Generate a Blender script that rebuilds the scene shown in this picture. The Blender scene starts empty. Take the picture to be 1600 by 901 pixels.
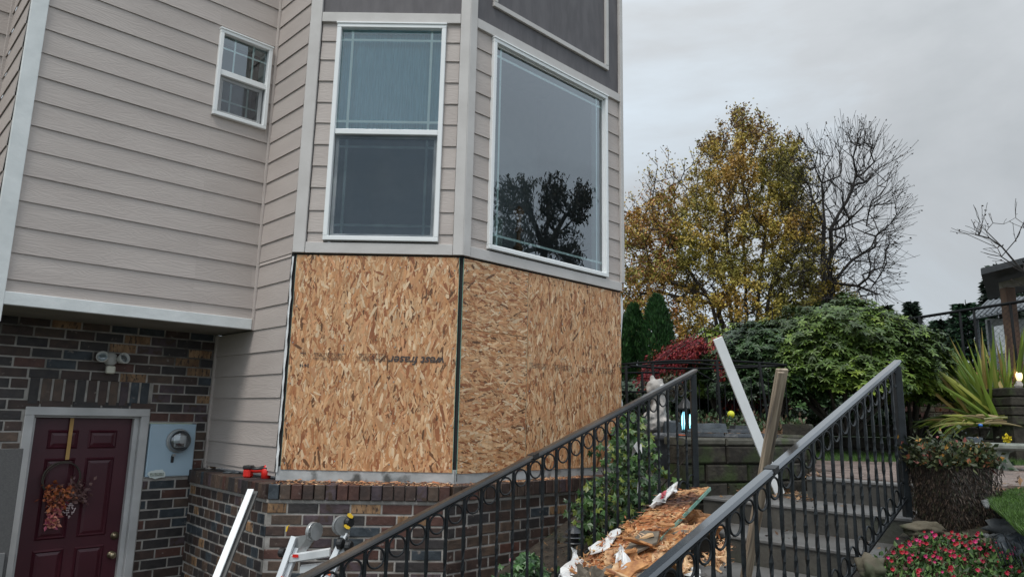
import bpy, math, random
from mathutils import Vector, Matrix, noise
R = math.radians
random.seed(11)
S = bpy.context.scene
COL = S.collection
# ------------------------------------------------------------------ camera
F_PX, PITCH, ROLL = 1098.27, 0.1818, 0.0202      # focal length in pixels of the 1600 px photograph; metres, eye at z = 0
cam = bpy.data.objects.new('camera', bpy.data.cameras.new('camera'))
COL.objects.link(cam)
cam.data.sensor_width = 36.0
cam.data.lens = 36.0 * F_PX / 1600.0
cam.data.clip_start = 0.05
cam.data.clip_end = 3000
fw = Vector((0, math.cos(PITCH), math.sin(PITCH)))
up0 = Vector((0, -math.sin(PITCH), math.cos(PITCH)))
rt0 = Vector((1, 0, 0))
cr, sr = math.cos(ROLL), math.sin(ROLL)
rt = rt0 * cr - up0 * -sr
up = up0 * cr - rt0 * sr
rt = (rt0 * cr + up0 * sr).normalized()
up = (up0 * cr - rt0 * sr).normalized()
cam.matrix_world = Matrix(((rt.x, up.x, -fw.x, 0), (rt.y, up.y, -fw.y, 0), (rt.z, up.z, -fw.z, 0), (0, 0, 0, 1)))
S.camera = cam
# ------------------------------------------------------------------ world, sun, exposure
SUN_EL, SUN_AZ = R(60), R(205)                    # azimuth clockwise from +Y
W = bpy.data.worlds.new('World'); S.world = W; W.use_nodes = True
nt = W.node_tree; nt.nodes.clear()
def wn(t, **k):
    n = nt.nodes.new(t)
    for a, b in k.items(): setattr(n, a, b)
    return n
wo = wn('ShaderNodeOutputWorld'); bg = wn('ShaderNodeBackground'); bg.inputs[1].default_value = 0.10
sky = wn('ShaderNodeTexSky', sky_type='NISHITA', sun_disc=False, sun_elevation=SUN_EL, sun_rotation=SUN_AZ)
tc = wn('ShaderNodeTexCoord'); mp = wn('ShaderNodeMapping'); mp.inputs['Scale'].default_value = (1, 1, 1.9)
mp.inputs['Location'].default_value = (2.3, .7, -.06)
n1 = wn('ShaderNodeTexNoise'); n1.inputs['Scale'].default_value = 1.0; n1.inputs['Detail'].default_value = 8; n1.inputs['Roughness'].default_value = .56
n1.inputs['Distortion'].default_value = .5
r1 = wn('ShaderNodeValToRGB'); e = r1.color_ramp.elements
e[0].position = .22; e[0].color = (.31, .33, .34, 1); e[1].position = .61; e[1].color = (.68, .77, .86, 1)
m_ = r1.color_ramp.elements.new(.48); m_.color = (.50, .56, .61, 1)
m2_ = r1.color_ramp.elements.new(.36); m2_.color = (.41, .43, .445, 1)
sc_ = wn('ShaderNodeSeparateXYZ'); mr = wn('ShaderNodeMapRange')
mr.inputs['From Min'].default_value = 0.0; mr.inputs['From Max'].default_value = 1.0
mr.inputs['To Min'].default_value = 9.2; mr.inputs['To Max'].default_value = 21.0       # an overcast sky is brighter overhead
vm = wn('ShaderNodeVectorMath', operation='SCALE')
mx = wn('ShaderNodeMixRGB'); mx.inputs[0].default_value = .93
L = nt.links.new
L(tc.outputs['Generated'], mp.inputs[0]); L(mp.outputs[0], n1.inputs['Vector']); L(n1.outputs[0], r1.inputs[0])
L(tc.outputs['Generated'], sc_.inputs[0])
pw = wn('ShaderNodeMath', operation='POWER'); pw.inputs[1].default_value = 1.6; pw.use_clamp = True
L(sc_.outputs[2], pw.inputs[0]); L(pw.outputs[0], mr.inputs[0])
L(r1.outputs[0], vm.inputs[0]); L(mr.outputs[0], vm.inputs['Scale'])
L(sky.outputs[0], mx.inputs[1]); L(vm.outputs[0], mx.inputs[2]); L(mx.outputs[0], bg.inputs[0]); L(bg.outputs[0], wo.inputs[0])
sun = bpy.data.lights.new('sun', 'SUN'); sun.energy = 1.5; sun.angle = R(20); sun.color = (1, .96, .9)
so = bpy.data.objects.new('sun', sun); COL.objects.link(so)
so.rotation_euler = (R(90) - SUN_EL, 0, -SUN_AZ + math.pi)
so.rotation_euler = Vector((-math.sin(SUN_AZ) * math.cos(SUN_EL), -math.cos(SUN_AZ) * math.cos(SUN_EL), -math.sin(SUN_EL))).to_track_quat('-Z', 'Y').to_euler()
vs = S.view_settings
S.display_settings.display_device = 'sRGB'
vs.view_transform = 'Standard'; vs.look = 'None'; vs.exposure = 0.33; vs.gamma = 1; vs.use_curve_mapping = False

# ------------------------------------------------------------------ helpers: rays of the photograph onto real planes
def ray(px, py):
    u = (px - 800) / F_PX; v = (450.5 - py) / F_PX
    u, v = cr * u - sr * v, sr * u + cr * v
    return Vector((u, math.cos(PITCH) - v * math.sin(PITCH), math.sin(PITCH) + v * math.cos(PITCH)))
def dep(px, py, Y): d = ray(px, py); return d * (Y / d.y)
def hz(px, py, z): d = ray(px, py); return d * (z / d.z)
def vert(px, py, P, ang):
    d = ray(px, py); n = Vector((-math.sin(R(ang)), math.cos(R(ang)), 0))
    return d * (n.dot(Vector((P[0], P[1], 0))) / n.dot(d))
def inpoly(x, y, P):
    c = False
    for (x1, y1), (x2, y2) in zip(P, P[1:] + P[:1]):
        if (y1 > y) != (y2 > y) and x < (x2 - x1) * (y - y1) / (y2 - y1) + x1: c = not c
    return c
def rv(rng): return Vector((rng.gauss(0, 1), rng.gauss(0, 1), rng.gauss(0, 1))).normalized()
def shade(c, rng, lo=.7, hi=1.25): v = rng.uniform(lo, hi); return (c[0] * v, c[1] * v * rng.uniform(.94, 1.06), c[2] * v)
UA = Vector((math.cos(R(44)), math.sin(R(44)), 0)); UB = Vector((math.sin(R(44)), -math.cos(R(44)), 0))
def AB(a, b, z): return Vector((a * UA.x + b * UB.x, a * UA.y + b * UB.y, z))
def toAB(x, y): return (x * UA.x + y * UA.y, x * UB.x + y * UB.y)
def frame(P, ang, z=0):     # x along the wall, y into the wall, z up
    c, s = math.cos(R(ang)), math.sin(R(ang))
    return Matrix(((c, -s, 0, P[0]), (s, c, 0, P[1]), (0, 0, 1, z), (0, 0, 0, 1)))
I4 = Matrix.Identity(4)
WM = {}
def link(name, data, parent=None, M=I4):
    o = bpy.data.objects.new(name, data); COL.objects.link(o)
    if parent is not None:
        o.parent = parent; o.matrix_basis = WM[parent.name].inverted() @ M
    else: o.matrix_basis = M
    WM[o.name] = M
    return o
def tag(o, label=None, cat=None, group=None, kind=None):
    if label: o['label'] = label
    if cat: o['category'] = cat
    if group: o['group'] = group
    if kind: o['kind'] = kind
    return o
def thing(name, label, cat, loc=(0, 0, 0), group=None, M=None):
    return tag(link(name, None, None, M if M is not None else Matrix.Translation(Vector(loc))), label, cat, group)

class MB:
    def __init__(s): s.v = []; s.f = []; s.m = []; s.c = []
    def add(s, vs, fs, mi=0, col=None):
        n = len(s.v); s.v += [tuple(p) for p in vs]; s.f += [tuple(i + n for i in f) for f in fs]; s.m += [mi] * len(fs); s.c += [col] * len(fs)
    def box(s, x0, x1, y0, y1, z0, z1, M=I4, mi=0, col=None):
        p = [M @ Vector(q) for q in ((x0, y0, z0), (x1, y0, z0), (x1, y1, z0), (x0, y1, z0), (x0, y0, z1), (x1, y0, z1), (x1, y1, z1), (x0, y1, z1))]
        s.add(p, [(0, 3, 2, 1), (4, 5, 6, 7), (0, 1, 5, 4), (1, 2, 6, 5), (2, 3, 7, 6), (3, 0, 4, 7)], mi, col)
    def cbox(s, x0, x1, y0, y1, z0, z1, c=.004, M=I4, mi=0, j=0):     # front (y0) face chamfered
        r = lambda: random.uniform(-j, j)
        p = [(x0 + c + r(), y0 + r() * .5, z0 + c + r()), (x1 - c + r(), y0 + r() * .5, z0 + c + r()), (x1 - c + r(), y0 + r() * .5, z1 - c + r()), (x0 + c + r(), y0 + r() * .5, z1 - c + r()),
             (x0, y0 + c, z0), (x1, y0 + c, z0), (x1, y0 + c, z1), (x0, y0 + c, z1), (x0, y1, z0), (x1, y1, z0), (x1, y1, z1), (x0, y1, z1)]
        s.add([M @ Vector(q) for q in p], [(0, 1, 2, 3), (4, 5, 1, 0), (5, 6, 2, 1), (6, 7, 3, 2), (7, 4, 0, 3), (8, 9, 5, 4), (9, 10, 6, 5), (10, 11, 7, 6), (11, 8, 4, 7)], mi)
    def bbox(s, x0, x1, y0, y1, z0, z1, c=.004, M=I4, mi=0):          # all edges chamfered
        X = (x0, x1); Y = (y0, y1); Z = (z0, z1); vs = []; idx = {}
        sg = (1, -1)
        for i in (0, 1):
            for j in (0, 1):
                for k in (0, 1):
                    for ax in range(3):
                        q = [X[i], Y[j], Z[k]]
                        d = [c * sg[i], c * sg[j], c * sg[k]]
                        for t in range(3):
                            if t != ax: q[t] += d[t]
                        idx[i, j, k, ax] = len(vs); vs.append(M @ Vector(q))
        F = []
        for k in (0, 1): F.append([idx[0, 0, k, 2], idx[1, 0, k, 2], idx[1, 1, k, 2], idx[0, 1, k, 2]][::(1 if k else -1)])
        for j in (0, 1): F.append([idx[0, j, 0, 1], idx[1, j, 0, 1], idx[1, j, 1, 1], idx[0, j, 1, 1]][::(-1 if j else 1)])
        for i in (0, 1): F.append([idx[i, 0, 0, 0], idx[i, 1, 0, 0], idx[i, 1, 1, 0], idx[i, 0, 1, 0]][::(1 if i else -1)])
        for j in (0, 1):
            for k in (0, 1): F.append([idx[0, j, k, 1], idx[1, j, k, 1], idx[1, j, k, 2], idx[0, j, k, 2]])
        for i in (0, 1):
            for k in (0, 1): F.append([idx[i, 0, k, 0], idx[i, 1, k, 0], idx[i, 1, k, 2], idx[i, 0, k, 2]])
        for i in (0, 1):
            for j in (0, 1): F.append([idx[i, j, 0, 0], idx[i, j, 1, 0], idx[i, j, 1, 1], idx[i, j, 0, 1]])
        for i in (0, 1):
            for j in (0, 1):
                for k in (0, 1): F.append([idx[i, j, k, 0], idx[i, j, k, 1], idx[i, j, k, 2]])
        s.add(vs, F, mi)
    def tube(s, pts, rad, n=8, mi=0, col=None, cap=True, flat=1.0):
        pts = [Vector(p) for p in pts]
        if not hasattr(rad, '__len__'): rad = [rad] * len(pts)
        vs = []; prev = None
        for i, p in enumerate(pts):
            t = (pts[min(i + 1, len(pts) - 1)] - pts[max(i - 1, 0)])
            t = t.normalized() if t.length > 1e-9 else Vector((0, 0, 1))
            if prev is None:
                a = Vector((0, 0, 1)) if abs(t.z) < .9 else Vector((1, 0, 0))
                u = t.cross(a).normalized()
            else:
                u = (prev - t * prev.dot(t)); u = u.normalized() if u.length > 1e-6 else t.orthogonal().normalized()
            prev = u; w = t.cross(u)
            for k in range(n):
                an = 2 * math.pi * k / n
                vs.append(p + u * math.cos(an) * rad[i] + w * math.sin(an) * rad[i] * flat)
        fs = []
        for i in range(len(pts) - 1):
            for k in range(n): fs.append((i * n + k, i * n + (k + 1) % n, (i + 1) * n + (k + 1) % n, (i + 1) * n + k))
        if cap: fs += [tuple(range(n))[::-1], tuple(range((len(pts) - 1) * n, len(pts) * n))]
        s.add(vs, fs, mi, col)
    def lathe(s, prof, n=16, M=I4, mi=0, col=None):
        vs = []
        for r_, z in prof:
            for k in range(n):
                a = 2 * math.pi * k / n; vs.append(M @ Vector((r_ * math.cos(a), r_ * math.sin(a), z)))
        fs = []
        for i in range(len(prof) - 1):
            for k in range(n): fs.append((i * n + k, i * n + (k + 1) % n, (i + 1) * n + (k + 1) % n, (i + 1) * n + k))
        fs += [tuple(range(n))[::-1], tuple(range((len(prof) - 1) * n, len(prof) * n))]
        s.add(vs, fs, mi, col)
    def ring(s, c, R_, r_, ux, uz, n=16, m=6, mi=0, sx=1.0):
        c = Vector(c); ux = Vector(ux).normalized(); uz = Vector(uz).normalized(); uy = ux.cross(uz); vs = []
        for i in range(n):
            a = 2 * math.pi * i / n; d = ux * math.cos(a) * sx + uz * math.sin(a)
            for k in range(m):
                b = 2 * math.pi * k / m; vs.append(c + d * (R_ + r_ * math.cos(b)) + uy * r_ * math.sin(b))
        s.add(vs, [(i * m + k, i * m + (k + 1) % m, ((i + 1) % n) * m + (k + 1) % m, ((i + 1) % n) * m + k) for i in range(n) for k in range(m)], mi)
    def prism(s, poly, th, n, mi=0, col=None):      # polygon (3d points) extruded by th along n
        n = Vector(n) * th; k = len(poly); P = [Vector(p) for p in poly]
        s.add(P + [p + n for p in P], [tuple(range(k))[::-1], tuple(range(k, 2 * k))] + [(i, (i + 1) % k, k + (i + 1) % k, k + i) for i in range(k)], mi, col)
    def blob(s, c, r_, sub=2, amp=.25, seed=0, mi=0, sc=(1, 1, 1), freq=2.0, col=None):
        import bmesh
        bm = bmesh.new(); bmesh.ops.create_icosphere(bm, subdivisions=sub, radius=1)
        vs = []
        for v in bm.verts:
            d = v.co.normalized(); k = 1 + amp * noise.noise(d * freq + Vector((seed * 3.1, seed * 1.7, seed)))
            vs.append(Vector(c) + Vector((d.x * sc[0], d.y * sc[1], d.z * sc[2])) * r_ * k)
        fs = [tuple(v.index for v in f.verts) for f in bm.faces]; bm.free(); s.add(vs, fs, mi, col)
    def mesh(s, name, mats, smooth=False):
        me = bpy.data.meshes.new(name); me.from_pydata(s.v, [], s.f)
        for m in (mats if isinstance(mats, (list, tuple)) else [mats]): me.materials.append(m)
        if max(s.m or [0]) > 0: me.polygons.foreach_set('material_index', s.m)
        if smooth: me.polygons.foreach_set('use_smooth', [True] * len(s.f))
        if any(c is not None for c in s.c):
            at = me.color_attributes.new('Col', 'FLOAT_COLOR', 'CORNER'); buf = []
            for f, c in zip(s.f, s.c):
                c = c or (1, 1, 1); buf += [c[0], c[1], c[2], 1.0] * len(f)
            at.data.foreach_set('color', buf)
        me.update(); return me
    def build(s, name, mats, parent=None, M=I4, smooth=False): return link(name, s.mesh(name, mats, smooth), parent, M)

# ------------------------------------------------------------------ materials
MATS = {}
def mat(name, c1, c2=None, scale=8, rough=.6, bump=0, bscale=None, metal=0, stretch=(1, 1, 1), det=6, attr=None, rnd=0, spec=.5, thr=(.35, .65), c3=None, s3=2, thr3=(.55, .7), dist=0, coat=0):
    m = bpy.data.materials.new(name); m.use_nodes = True; N = m.node_tree.nodes; K = m.node_tree.links.new
    b = N['Principled BSDF']; b.inputs['Roughness'].default_value = rough; b.inputs['Metallic'].default_value = metal
    b.inputs['Specular IOR Level'].default_value = spec; b.inputs['Coat Weight'].default_value = coat
    tc = N.new('ShaderNodeTexCoord'); mp = N.new('ShaderNodeMapping'); mp.inputs['Scale'].default_value = stretch
    K(tc.outputs['Object'], mp.inputs[0])
    oi = N.new('ShaderNodeObjectInfo'); cx = N.new('ShaderNodeCombineXYZ')
    ml = N.new('ShaderNodeMath'); ml.operation = 'MULTIPLY'; ml.inputs[1].default_value = 37.0
    K(oi.outputs['Random'], ml.inputs[0]); K(ml.outputs[0], cx.inputs[0]); K(ml.outputs[0], cx.inputs[1]); K(cx.outputs[0], mp.inputs['Location'])
    n = N.new('ShaderNodeTexNoise'); n.inputs['Scale'].default_value = scale; n.inputs['Detail'].default_value = det; n.inputs['Distortion'].default_value = dist
    K(mp.outputs[0], n.inputs['Vector'])
    rp = N.new('ShaderNodeValToRGB'); el = rp.color_ramp.elements
    el[0].position, el[1].position = thr; el[0].color = (*c1, 1); el[1].color = (*(c2 or c1), 1)
    K(n.outputs[0], rp.inputs[0]); col = rp.outputs[0]
    if c3:
        n3 = N.new('ShaderNodeTexNoise'); n3.inputs['Scale'].default_value = s3; n3.inputs['Detail'].default_value = 5
        K(mp.outputs[0], n3.inputs['Vector'])
        r3 = N.new('ShaderNodeValToRGB'); r3.color_ramp.elements[0].position, r3.color_ramp.elements[1].position = thr3
        K(n3.outputs[0], r3.inputs[0]); x3 = N.new('ShaderNodeMixRGB'); K(r3.outputs[0], x3.inputs[0]); K(col, x3.inputs[1]); x3.inputs[2].default_value = (*c3, 1); col = x3.outputs[0]
    if attr:
        a = N.new('ShaderNodeVertexColor'); a.layer_name = 'Col'; x = N.new('ShaderNodeMixRGB'); x.blend_type = 'MULTIPLY'; x.inputs[0].default_value = 1
        K(a.outputs[0], x.inputs[1]); K(col, x.inputs[2]); col = x.outputs[0]
    if rnd:
        hs = N.new('ShaderNodeHueSaturation'); mr = N.new('ShaderNodeMapRange'); mr.inputs['To Min'].default_value = 1 - rnd; mr.inputs['To Max'].default_value = 1 + rnd
        K(oi.outputs['Random'], mr.inputs[0]); K(mr.outputs[0], hs.inputs['Value']); K(col, hs.inputs['Color']); col = hs.outputs[0]
    K(col, b.inputs['Base Color'])
    if bump:
        nb = N.new('ShaderNodeTexNoise'); nb.inputs['Scale'].default_value = bscale or scale; nb.inputs['Detail'].default_value = 6; nb.inputs['Distortion'].default_value = dist
        K(mp.outputs[0], nb.inputs['Vector']); bp = N.new('ShaderNodeBump'); bp.inputs['Distance'].default_value = bump; bp.inputs['Strength'].default_value = 1
        K(nb.outputs[0], bp.inputs['Height']); K(bp.outputs[0], b.inputs['Normal'])
    MATS[name] = m; return m
def grain_mat(name, c1, c2, rnd=.03):            # fibre-cement board with a pressed cedar grain (x along the board)
    m = mat(name, c1, c2, scale=3, rough=.62, rnd=rnd, stretch=(.6, 1, 2))
    N = m.node_tree.nodes; K = m.node_tree.links.new; b = N['Principled BSDF']
    tc = [n for n in N if n.type == 'TEX_COORD'][0]; oi = [n for n in N if n.type == 'OBJECT_INFO'][0]
    cx = [n for n in N if n.type == 'COMBXYZ'][0]
    mp = N.new('ShaderNodeMapping'); mp.inputs['Scale'].default_value = (1.1, 1.1, 9); K(tc.outputs['Object'], mp.inputs[0]); K(cx.outputs[0], mp.inputs['Location'])
    n = N.new('ShaderNodeTexNoise'); n.inputs['Scale'].default_value = 1.6; n.inputs['Detail'].default_value = 2; n.inputs['Distortion'].default_value = .4
    K(mp.outputs[0], n.inputs['Vector'])
    mu = N.new('ShaderNodeMath'); mu.operation = 'MULTIPLY'; mu.inputs[1].default_value = 95; sn = N.new('ShaderNodeMath'); sn.operation = 'SINE'
    K(n.outputs[0], mu.inputs[0]); K(mu.outputs[0], sn.inputs[0])
    n2 = N.new('ShaderNodeTexNoise'); n2.inputs['Scale'].default_value = 30; n2.inputs['Detail'].default_value = 4
    mp2 = N.new('ShaderNodeMapping'); mp2.inputs['Scale'].default_value = (.3, 1, 3); K(tc.outputs['Object'], mp2.inputs[0]); K(mp2.outputs[0], n2.inputs['Vector'])
    ad = N.new('ShaderNodeMath'); ad.operation = 'ADD'; K(sn.outputs[0], ad.inputs[0]); K(n2.outputs[0], ad.inputs[1])
    bp = N.new('ShaderNodeBump'); bp.inputs['Distance'].default_value = .0006; bp.inputs['Strength'].default_value = .55
    K(ad.outputs[0], bp.inputs['Height']); K(bp.outputs[0], b.inputs['Normal'])
    return m
siding = grain_mat('siding_paint', (.43, .377, .348), (.475, .42, .388))
sid_side = siding
trim_m = mat('trim_paint', (.50, .475, .455), (.56, .535, .515), scale=5, rough=.6, bump=.0012, bscale=45, stretch=(1, 1, 1))
band_m = mat('white_band_paint', (.62, .645, .64), (.72, .74, .735), scale=6, rough=.55, bump=.002, bscale=22)
dark_m = mat('dark_panel_paint', (.095, .088, .094), (.125, .116, .122), scale=14, rough=.7, bump=.002, bscale=60, stretch=(1, 1, .25), det=8)
gap_m = mat('dark_felt', (.012, .012, .013), (.02, .02, .02), rough=.9)
wrap_m = mat('house_wrap', (.62, .63, .63), (.78, .78, .78), scale=9, rough=.5, bump=.004, bscale=14)
vinyl = mat('white_vinyl', (.78, .80, .80), (.83, .84, .84), scale=3, rough=.35)
grille_m = mat('grille_white', (.76, .86, .84), (.80, .89, .87), rough=.4)
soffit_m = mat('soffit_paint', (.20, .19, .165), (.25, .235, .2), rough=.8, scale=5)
mortar = mat('mortar', (.26, .245, .222), (.38, .355, .33), scale=14, rough=.95, bump=.003, bscale=60, c3=(.10, .095, .085), s3=3)
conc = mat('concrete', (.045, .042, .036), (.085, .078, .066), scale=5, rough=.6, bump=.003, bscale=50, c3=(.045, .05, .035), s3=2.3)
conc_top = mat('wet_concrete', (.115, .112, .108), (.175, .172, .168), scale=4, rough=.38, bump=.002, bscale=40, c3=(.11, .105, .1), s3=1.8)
curb_m = mat('grey_curb', (.28, .29, .29), (.44, .45, .45), scale=6, rough=.7, bump=.003, bscale=30, c3=(.08, .08, .075), s3=5, thr3=(.58, .68))
brick_cols = [((.032, .020, .017), (.056, .034, .027)), ((.020, .018, .019), (.038, .032, .031)), ((.062, .026, .02), (.095, .042, .031)),
              ((.02, .027, .034), (.045, .056, .066)), ((.055, .038, .029), (.095, .062, .044)), ((.16, .085, .04), (.34, .21, .11)), ((.045, .032, .038), (.08, .055, .062))]
bricks = [mat('brick_%s' % n, c[0], c[1], scale=(16 if i != 5 else 12), rough=.62, bump=.004, bscale=38, rnd=.18, stretch=((1, 1, 1) if i != 5 else (2.2, 1, .8)), det=8,
              c3=((.20, .17, .15) if i < 5 else (.05, .03, .02)), s3=24, thr3=(.66, .76) if i < 5 else (.5, .62)) for i, (n, c) in enumerate(zip(('brown', 'char', 'red', 'slate', 'umber', 'tan', 'plum'), brick_cols))]
door_m = mat('burgundy_paint', (.048, .006, .013), (.064, .010, .018), scale=3, rough=.42, bump=.0006, bscale=80)
frame_m = mat('door_frame_paint', (.40, .395, .39), (.5, .495, .49), scale=5, rough=.5)
alu = mat('aluminium', (.66, .68, .69), (.78, .80, .81), scale=9, rough=.38, metal=.3, stretch=(1, 1, .2))
steel = mat('brushed_steel', (.30, .31, .31), (.46, .47, .47), scale=12, rough=.35, metal=.5)
black_pl = mat('black_plastic', (.015, .015, .016), (.022, .022, .023), rough=.4)
yellow_pl = mat('yellow_plastic', (.72, .46, .03), (.8, .52, .04), rough=.4)
red_pl = mat('red_plastic', (.62, .018, .012), (.7, .025, .018), rough=.35)
iron = mat('black_iron', (.006, .008, .010), (.014, .018, .021), scale=20, rough=.4, bump=.0012, bscale=90, spec=.4)
iron_far = mat('matt_black', (.006, .007, .008), (.011, .012, .013), rough=.7, spec=.15)
iron_rail = mat('handrail_paint', (.010, .013, .017), (.02, .024, .03), scale=5, rough=.16, bump=.0003, bscale=60, c3=(.05, .042, .034), s3=2.2, thr3=(.55, .72), coat=1.0, rnd=.0, spec=1.0)
iron_rail.node_tree.nodes['Principled BSDF'].inputs['Coat Roughness'].default_value = .10; iron_rail.node_tree.nodes['Principled BSDF'].inputs['Coat IOR'].default_value = 1.5
iron_rail_old = mat('worn_handrail_paint', (.010, .011, .012), (.024, .022, .02), scale=5, rough=.34, bump=.0006, bscale=60, c3=(.075, .058, .044), s3=1.6, thr3=(.45, .62), coat=.3)
plank_w = mat('white_board_paint', (.76, .78, .78), (.82, .84, .84), scale=6, rough=.5)
wood_old = mat('weathered_wood', (.20, .15, .105), (.42, .34, .25), scale=7, rough=.75, bump=.003, stretch=(6, 6, .5), c3=(.09, .08, .07), s3=5)
osb_base = mat('osb_core', (.48, .25, .12), (.62, .36, .18), scale=30, rough=.7, bump=.003)
osb_str = mat('osb_strand', (.82, .82, .82), (1.0, 1.0, 1.0), scale=18, rough=.58, bump=.0012, attr=True, stretch=(2.5, 1, .5), bscale=60)
edge_green = mat('green_edge_paint', (.16, .34, .27), (.28, .46, .38), scale=20, rough=.6)
ink = mat('ink', (.03, .028, .032), (.10, .075, .065), scale=70, rough=.7)
rot_wood = mat('rotten_osb', (.30, .12, .045), (.58, .29, .11), scale=16, rough=.65, bump=.012, bscale=28, stretch=(1.2, 1.2, 1.2), c3=(.055, .028, .022), s3=5, thr3=(.54, .66), det=9)
torn_wood = mat('torn_osb', (.55, .33, .16), (.72, .50, .29), scale=14, rough=.7, bump=.012, bscale=30, c3=(.32, .12, .05), s3=6, thr3=(.5, .62))
wrap_w = mat('torn_house_wrap', (.60, .60, .59), (.74, .74, .73), scale=9, rough=.5, bump=.006, bscale=16, c3=(.2, .19, .18), s3=14, thr3=(.6, .66))
shingle_m = mat('grey_bark', (.10, .085, .065), (.19, .16, .125), scale=14, rough=.85, bump=.006)
soil = mat('soil', (.022, .016, .011), (.05, .038, .026), scale=14, rough=.85, bump=.03, bscale=20, c3=(.02, .03, .012), s3=3)
grassm = mat('lawn_ground', (.02, .04, .012), (.035, .06, .02), scale=20, rough=.9, bump=.01)
leafm = lambda nm, rough=.55, spec=.4: mat(nm, (.8, .8, .8), (1, 1, 1), scale=3, rough=rough, attr=True, spec=spec)
leaf = leafm('leaf'); leaf_wet = leafm('waxy_leaf', .42, .45)
for m in (leaf, leaf_wet):
    b = m.node_tree.nodes['Principled BSDF']; b.inputs['Transmission Weight'].default_value = 0
bark = mat('bark', (.035, .028, .022), (.075, .062, .05), scale=9, rough=.9, bump=.01, stretch=(1, 1, .3))
bark_tree = mat('black_wet_bark', (.014, .012, .011), (.028, .024, .022), scale=6, rough=.9)
bark_dark = mat('wet_bark', (.03, .026, .025), (.05, .044, .04), scale=6, rough=.9)
block_m = mat('mossy_block', (.018, .015, .011), (.042, .036, .026), scale=16, rough=.9, bump=.012, bscale=24, c3=(.03, .045, .012), s3=4, thr3=(.5, .66), rnd=.2)
block_top = mat('block_cap', (.05, .047, .036), (.10, .095, .075), scale=14, rough=.85, bump=.008, c3=(.05, .07, .02), s3=5)
paver_m = mat('wet_paver', (.15, .11, .095), (.24, .185, .16), scale=7, rough=.4, bump=.003, bscale=30, rnd=.15, c3=(.09, .075, .065), s3=4)
slate = mat('slate', (.018, .021, .025), (.05, .056, .064), scale=10, rough=.4, bump=.006, bscale=16, rnd=.2)
slate_b = mat('blue_slate', (.03, .037, .043), (.07, .084, .095), scale=10, rough=.4, bump=.006)
stone_w = mat('pale_cast_stone', (.30, .28, .26), (.46, .43, .40), scale=22, rough=.85, bump=.012, bscale=26, c3=(.10, .09, .085), s3=9, thr3=(.52, .66))
bench_m = mat('mossy_concrete', (.14, .15, .13), (.25, .27, .24), scale=12, rough=.85, bump=.008, bscale=18, c3=(.06, .075, .045), s3=5)
pot_w = mat('cream_pot', (.58, .56, .5), (.64, .62, .56), scale=5, rough=.5)
liner = mat('black_liner', (.010, .011, .013), (.02, .022, .026), scale=9, rough=.38, bump=.01, bscale=7)
coir = mat('coir', (.018, .013, .010), (.05, .036, .026), scale=40, rough=.95, bump=.02, bscale=50)
rock_m = mat('grey_rock', (.075, .08, .082), (.16, .165, .165), scale=7, rough=.7, bump=.03, bscale=8)
rock_t = mat('tan_rock', (.06, .052, .034), (.13, .11, .075), scale=7, rough=.8, bump=.02, c3=(.05, .06, .03), s3=5)
metal_roof = mat('metal_roof', (.07, .08, .09), (.11, .125, .135), rough=.4, metal=.2)
fascia_m = mat('dark_fascia', (.02, .023, .026), (.035, .038, .042), rough=.6)
beam_m = mat('brown_beam', (.075, .038, .022), (.13, .07, .04), scale=8, rough=.7, stretch=(1, 1, .3))
beam_g = mat('grey_timber', (.20, .17, .14), (.28, .25, .21), scale=8, rough=.8)
stucco = mat('grey_stucco', (.26, .27, .27), (.34, .35, .35), scale=10, rough=.9, bump=.004)
meter_blue = mat('pale_blue_enamel', (.33, .45, .54), (.38, .5, .59), scale=3, rough=.38)
gold = mat('gold_strap', (.36, .2, .05), (.46, .27, .08), rough=.45)
brass = mat('antique_brass', (.25, .2, .13), (.4, .33, .22), rough=.3, metal=.9)
greypanel = mat('grey_panel', (.082, .08, .08), (.105, .102, .1), scale=120, rough=.7)
glow = bpy.data.materials.new('lantern_glow'); glow.use_nodes = True
b = glow.node_tree.nodes['Principled BSDF']; b.inputs['Emission Color'].default_value = (.25, .8, 1, 1); b.inputs['Emission Strength'].default_value = 1.8
glow2 = bpy.data.materials.new('warm_bulb'); glow2.use_nodes = True
b = glow2.node_tree.nodes['Principled BSDF']; b.inputs['Emission Color'].default_value = (1, .62, .25, 1); b.inputs['Emission Strength'].default_value = 1.6
def glass_mat(name, tint, add, k=2.0, rough=0.0):
    m = bpy.data.materials.new(name); m.use_nodes = True; N = m.node_tree.nodes; K = m.node_tree.links.new; N.clear()
    o = N.new('ShaderNodeOutputMaterial'); t = N.new('ShaderNodeBsdfTransparent'); t.inputs[0].default_value = (*tint, 1)
    g = N.new('ShaderNodeBsdfGlossy'); g.inputs['Roughness'].default_value = rough; g.inputs[0].default_value = (.93, .97, 1, 1)
    fr = N.new('ShaderNodeFresnel'); fr.inputs[0].default_value = 1.5; ma = N.new('ShaderNodeMath'); ma.operation = 'MULTIPLY_ADD'; ma.inputs[1].default_value = k; ma.inputs[2].default_value = add; ma.use_clamp = True
    x = N.new('ShaderNodeMixShader'); K(fr.outputs[0], ma.inputs[0]); K(ma.outputs[0], x.inputs[0]); K(t.outputs[0], x.inputs[1]); K(g.outputs[0], x.inputs[2]); K(x.outputs[0], o.inputs[0])
    tc = N.new('ShaderNodeTexCoord'); n = N.new('ShaderNodeTexNoise'); n.inputs['Scale'].default_value = 1.1; n.inputs['Detail'].default_value = 0; bp = N.new('ShaderNodeBump'); bp.inputs['Distance'].default_value = .004; bp.inputs['Strength'].default_value = .3
    K(tc.outputs['Object'], n.inputs['Vector']); K(n.outputs[0], bp.inputs['Height']); K(bp.outputs[0], g.inputs['Normal'])
    return m
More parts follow.
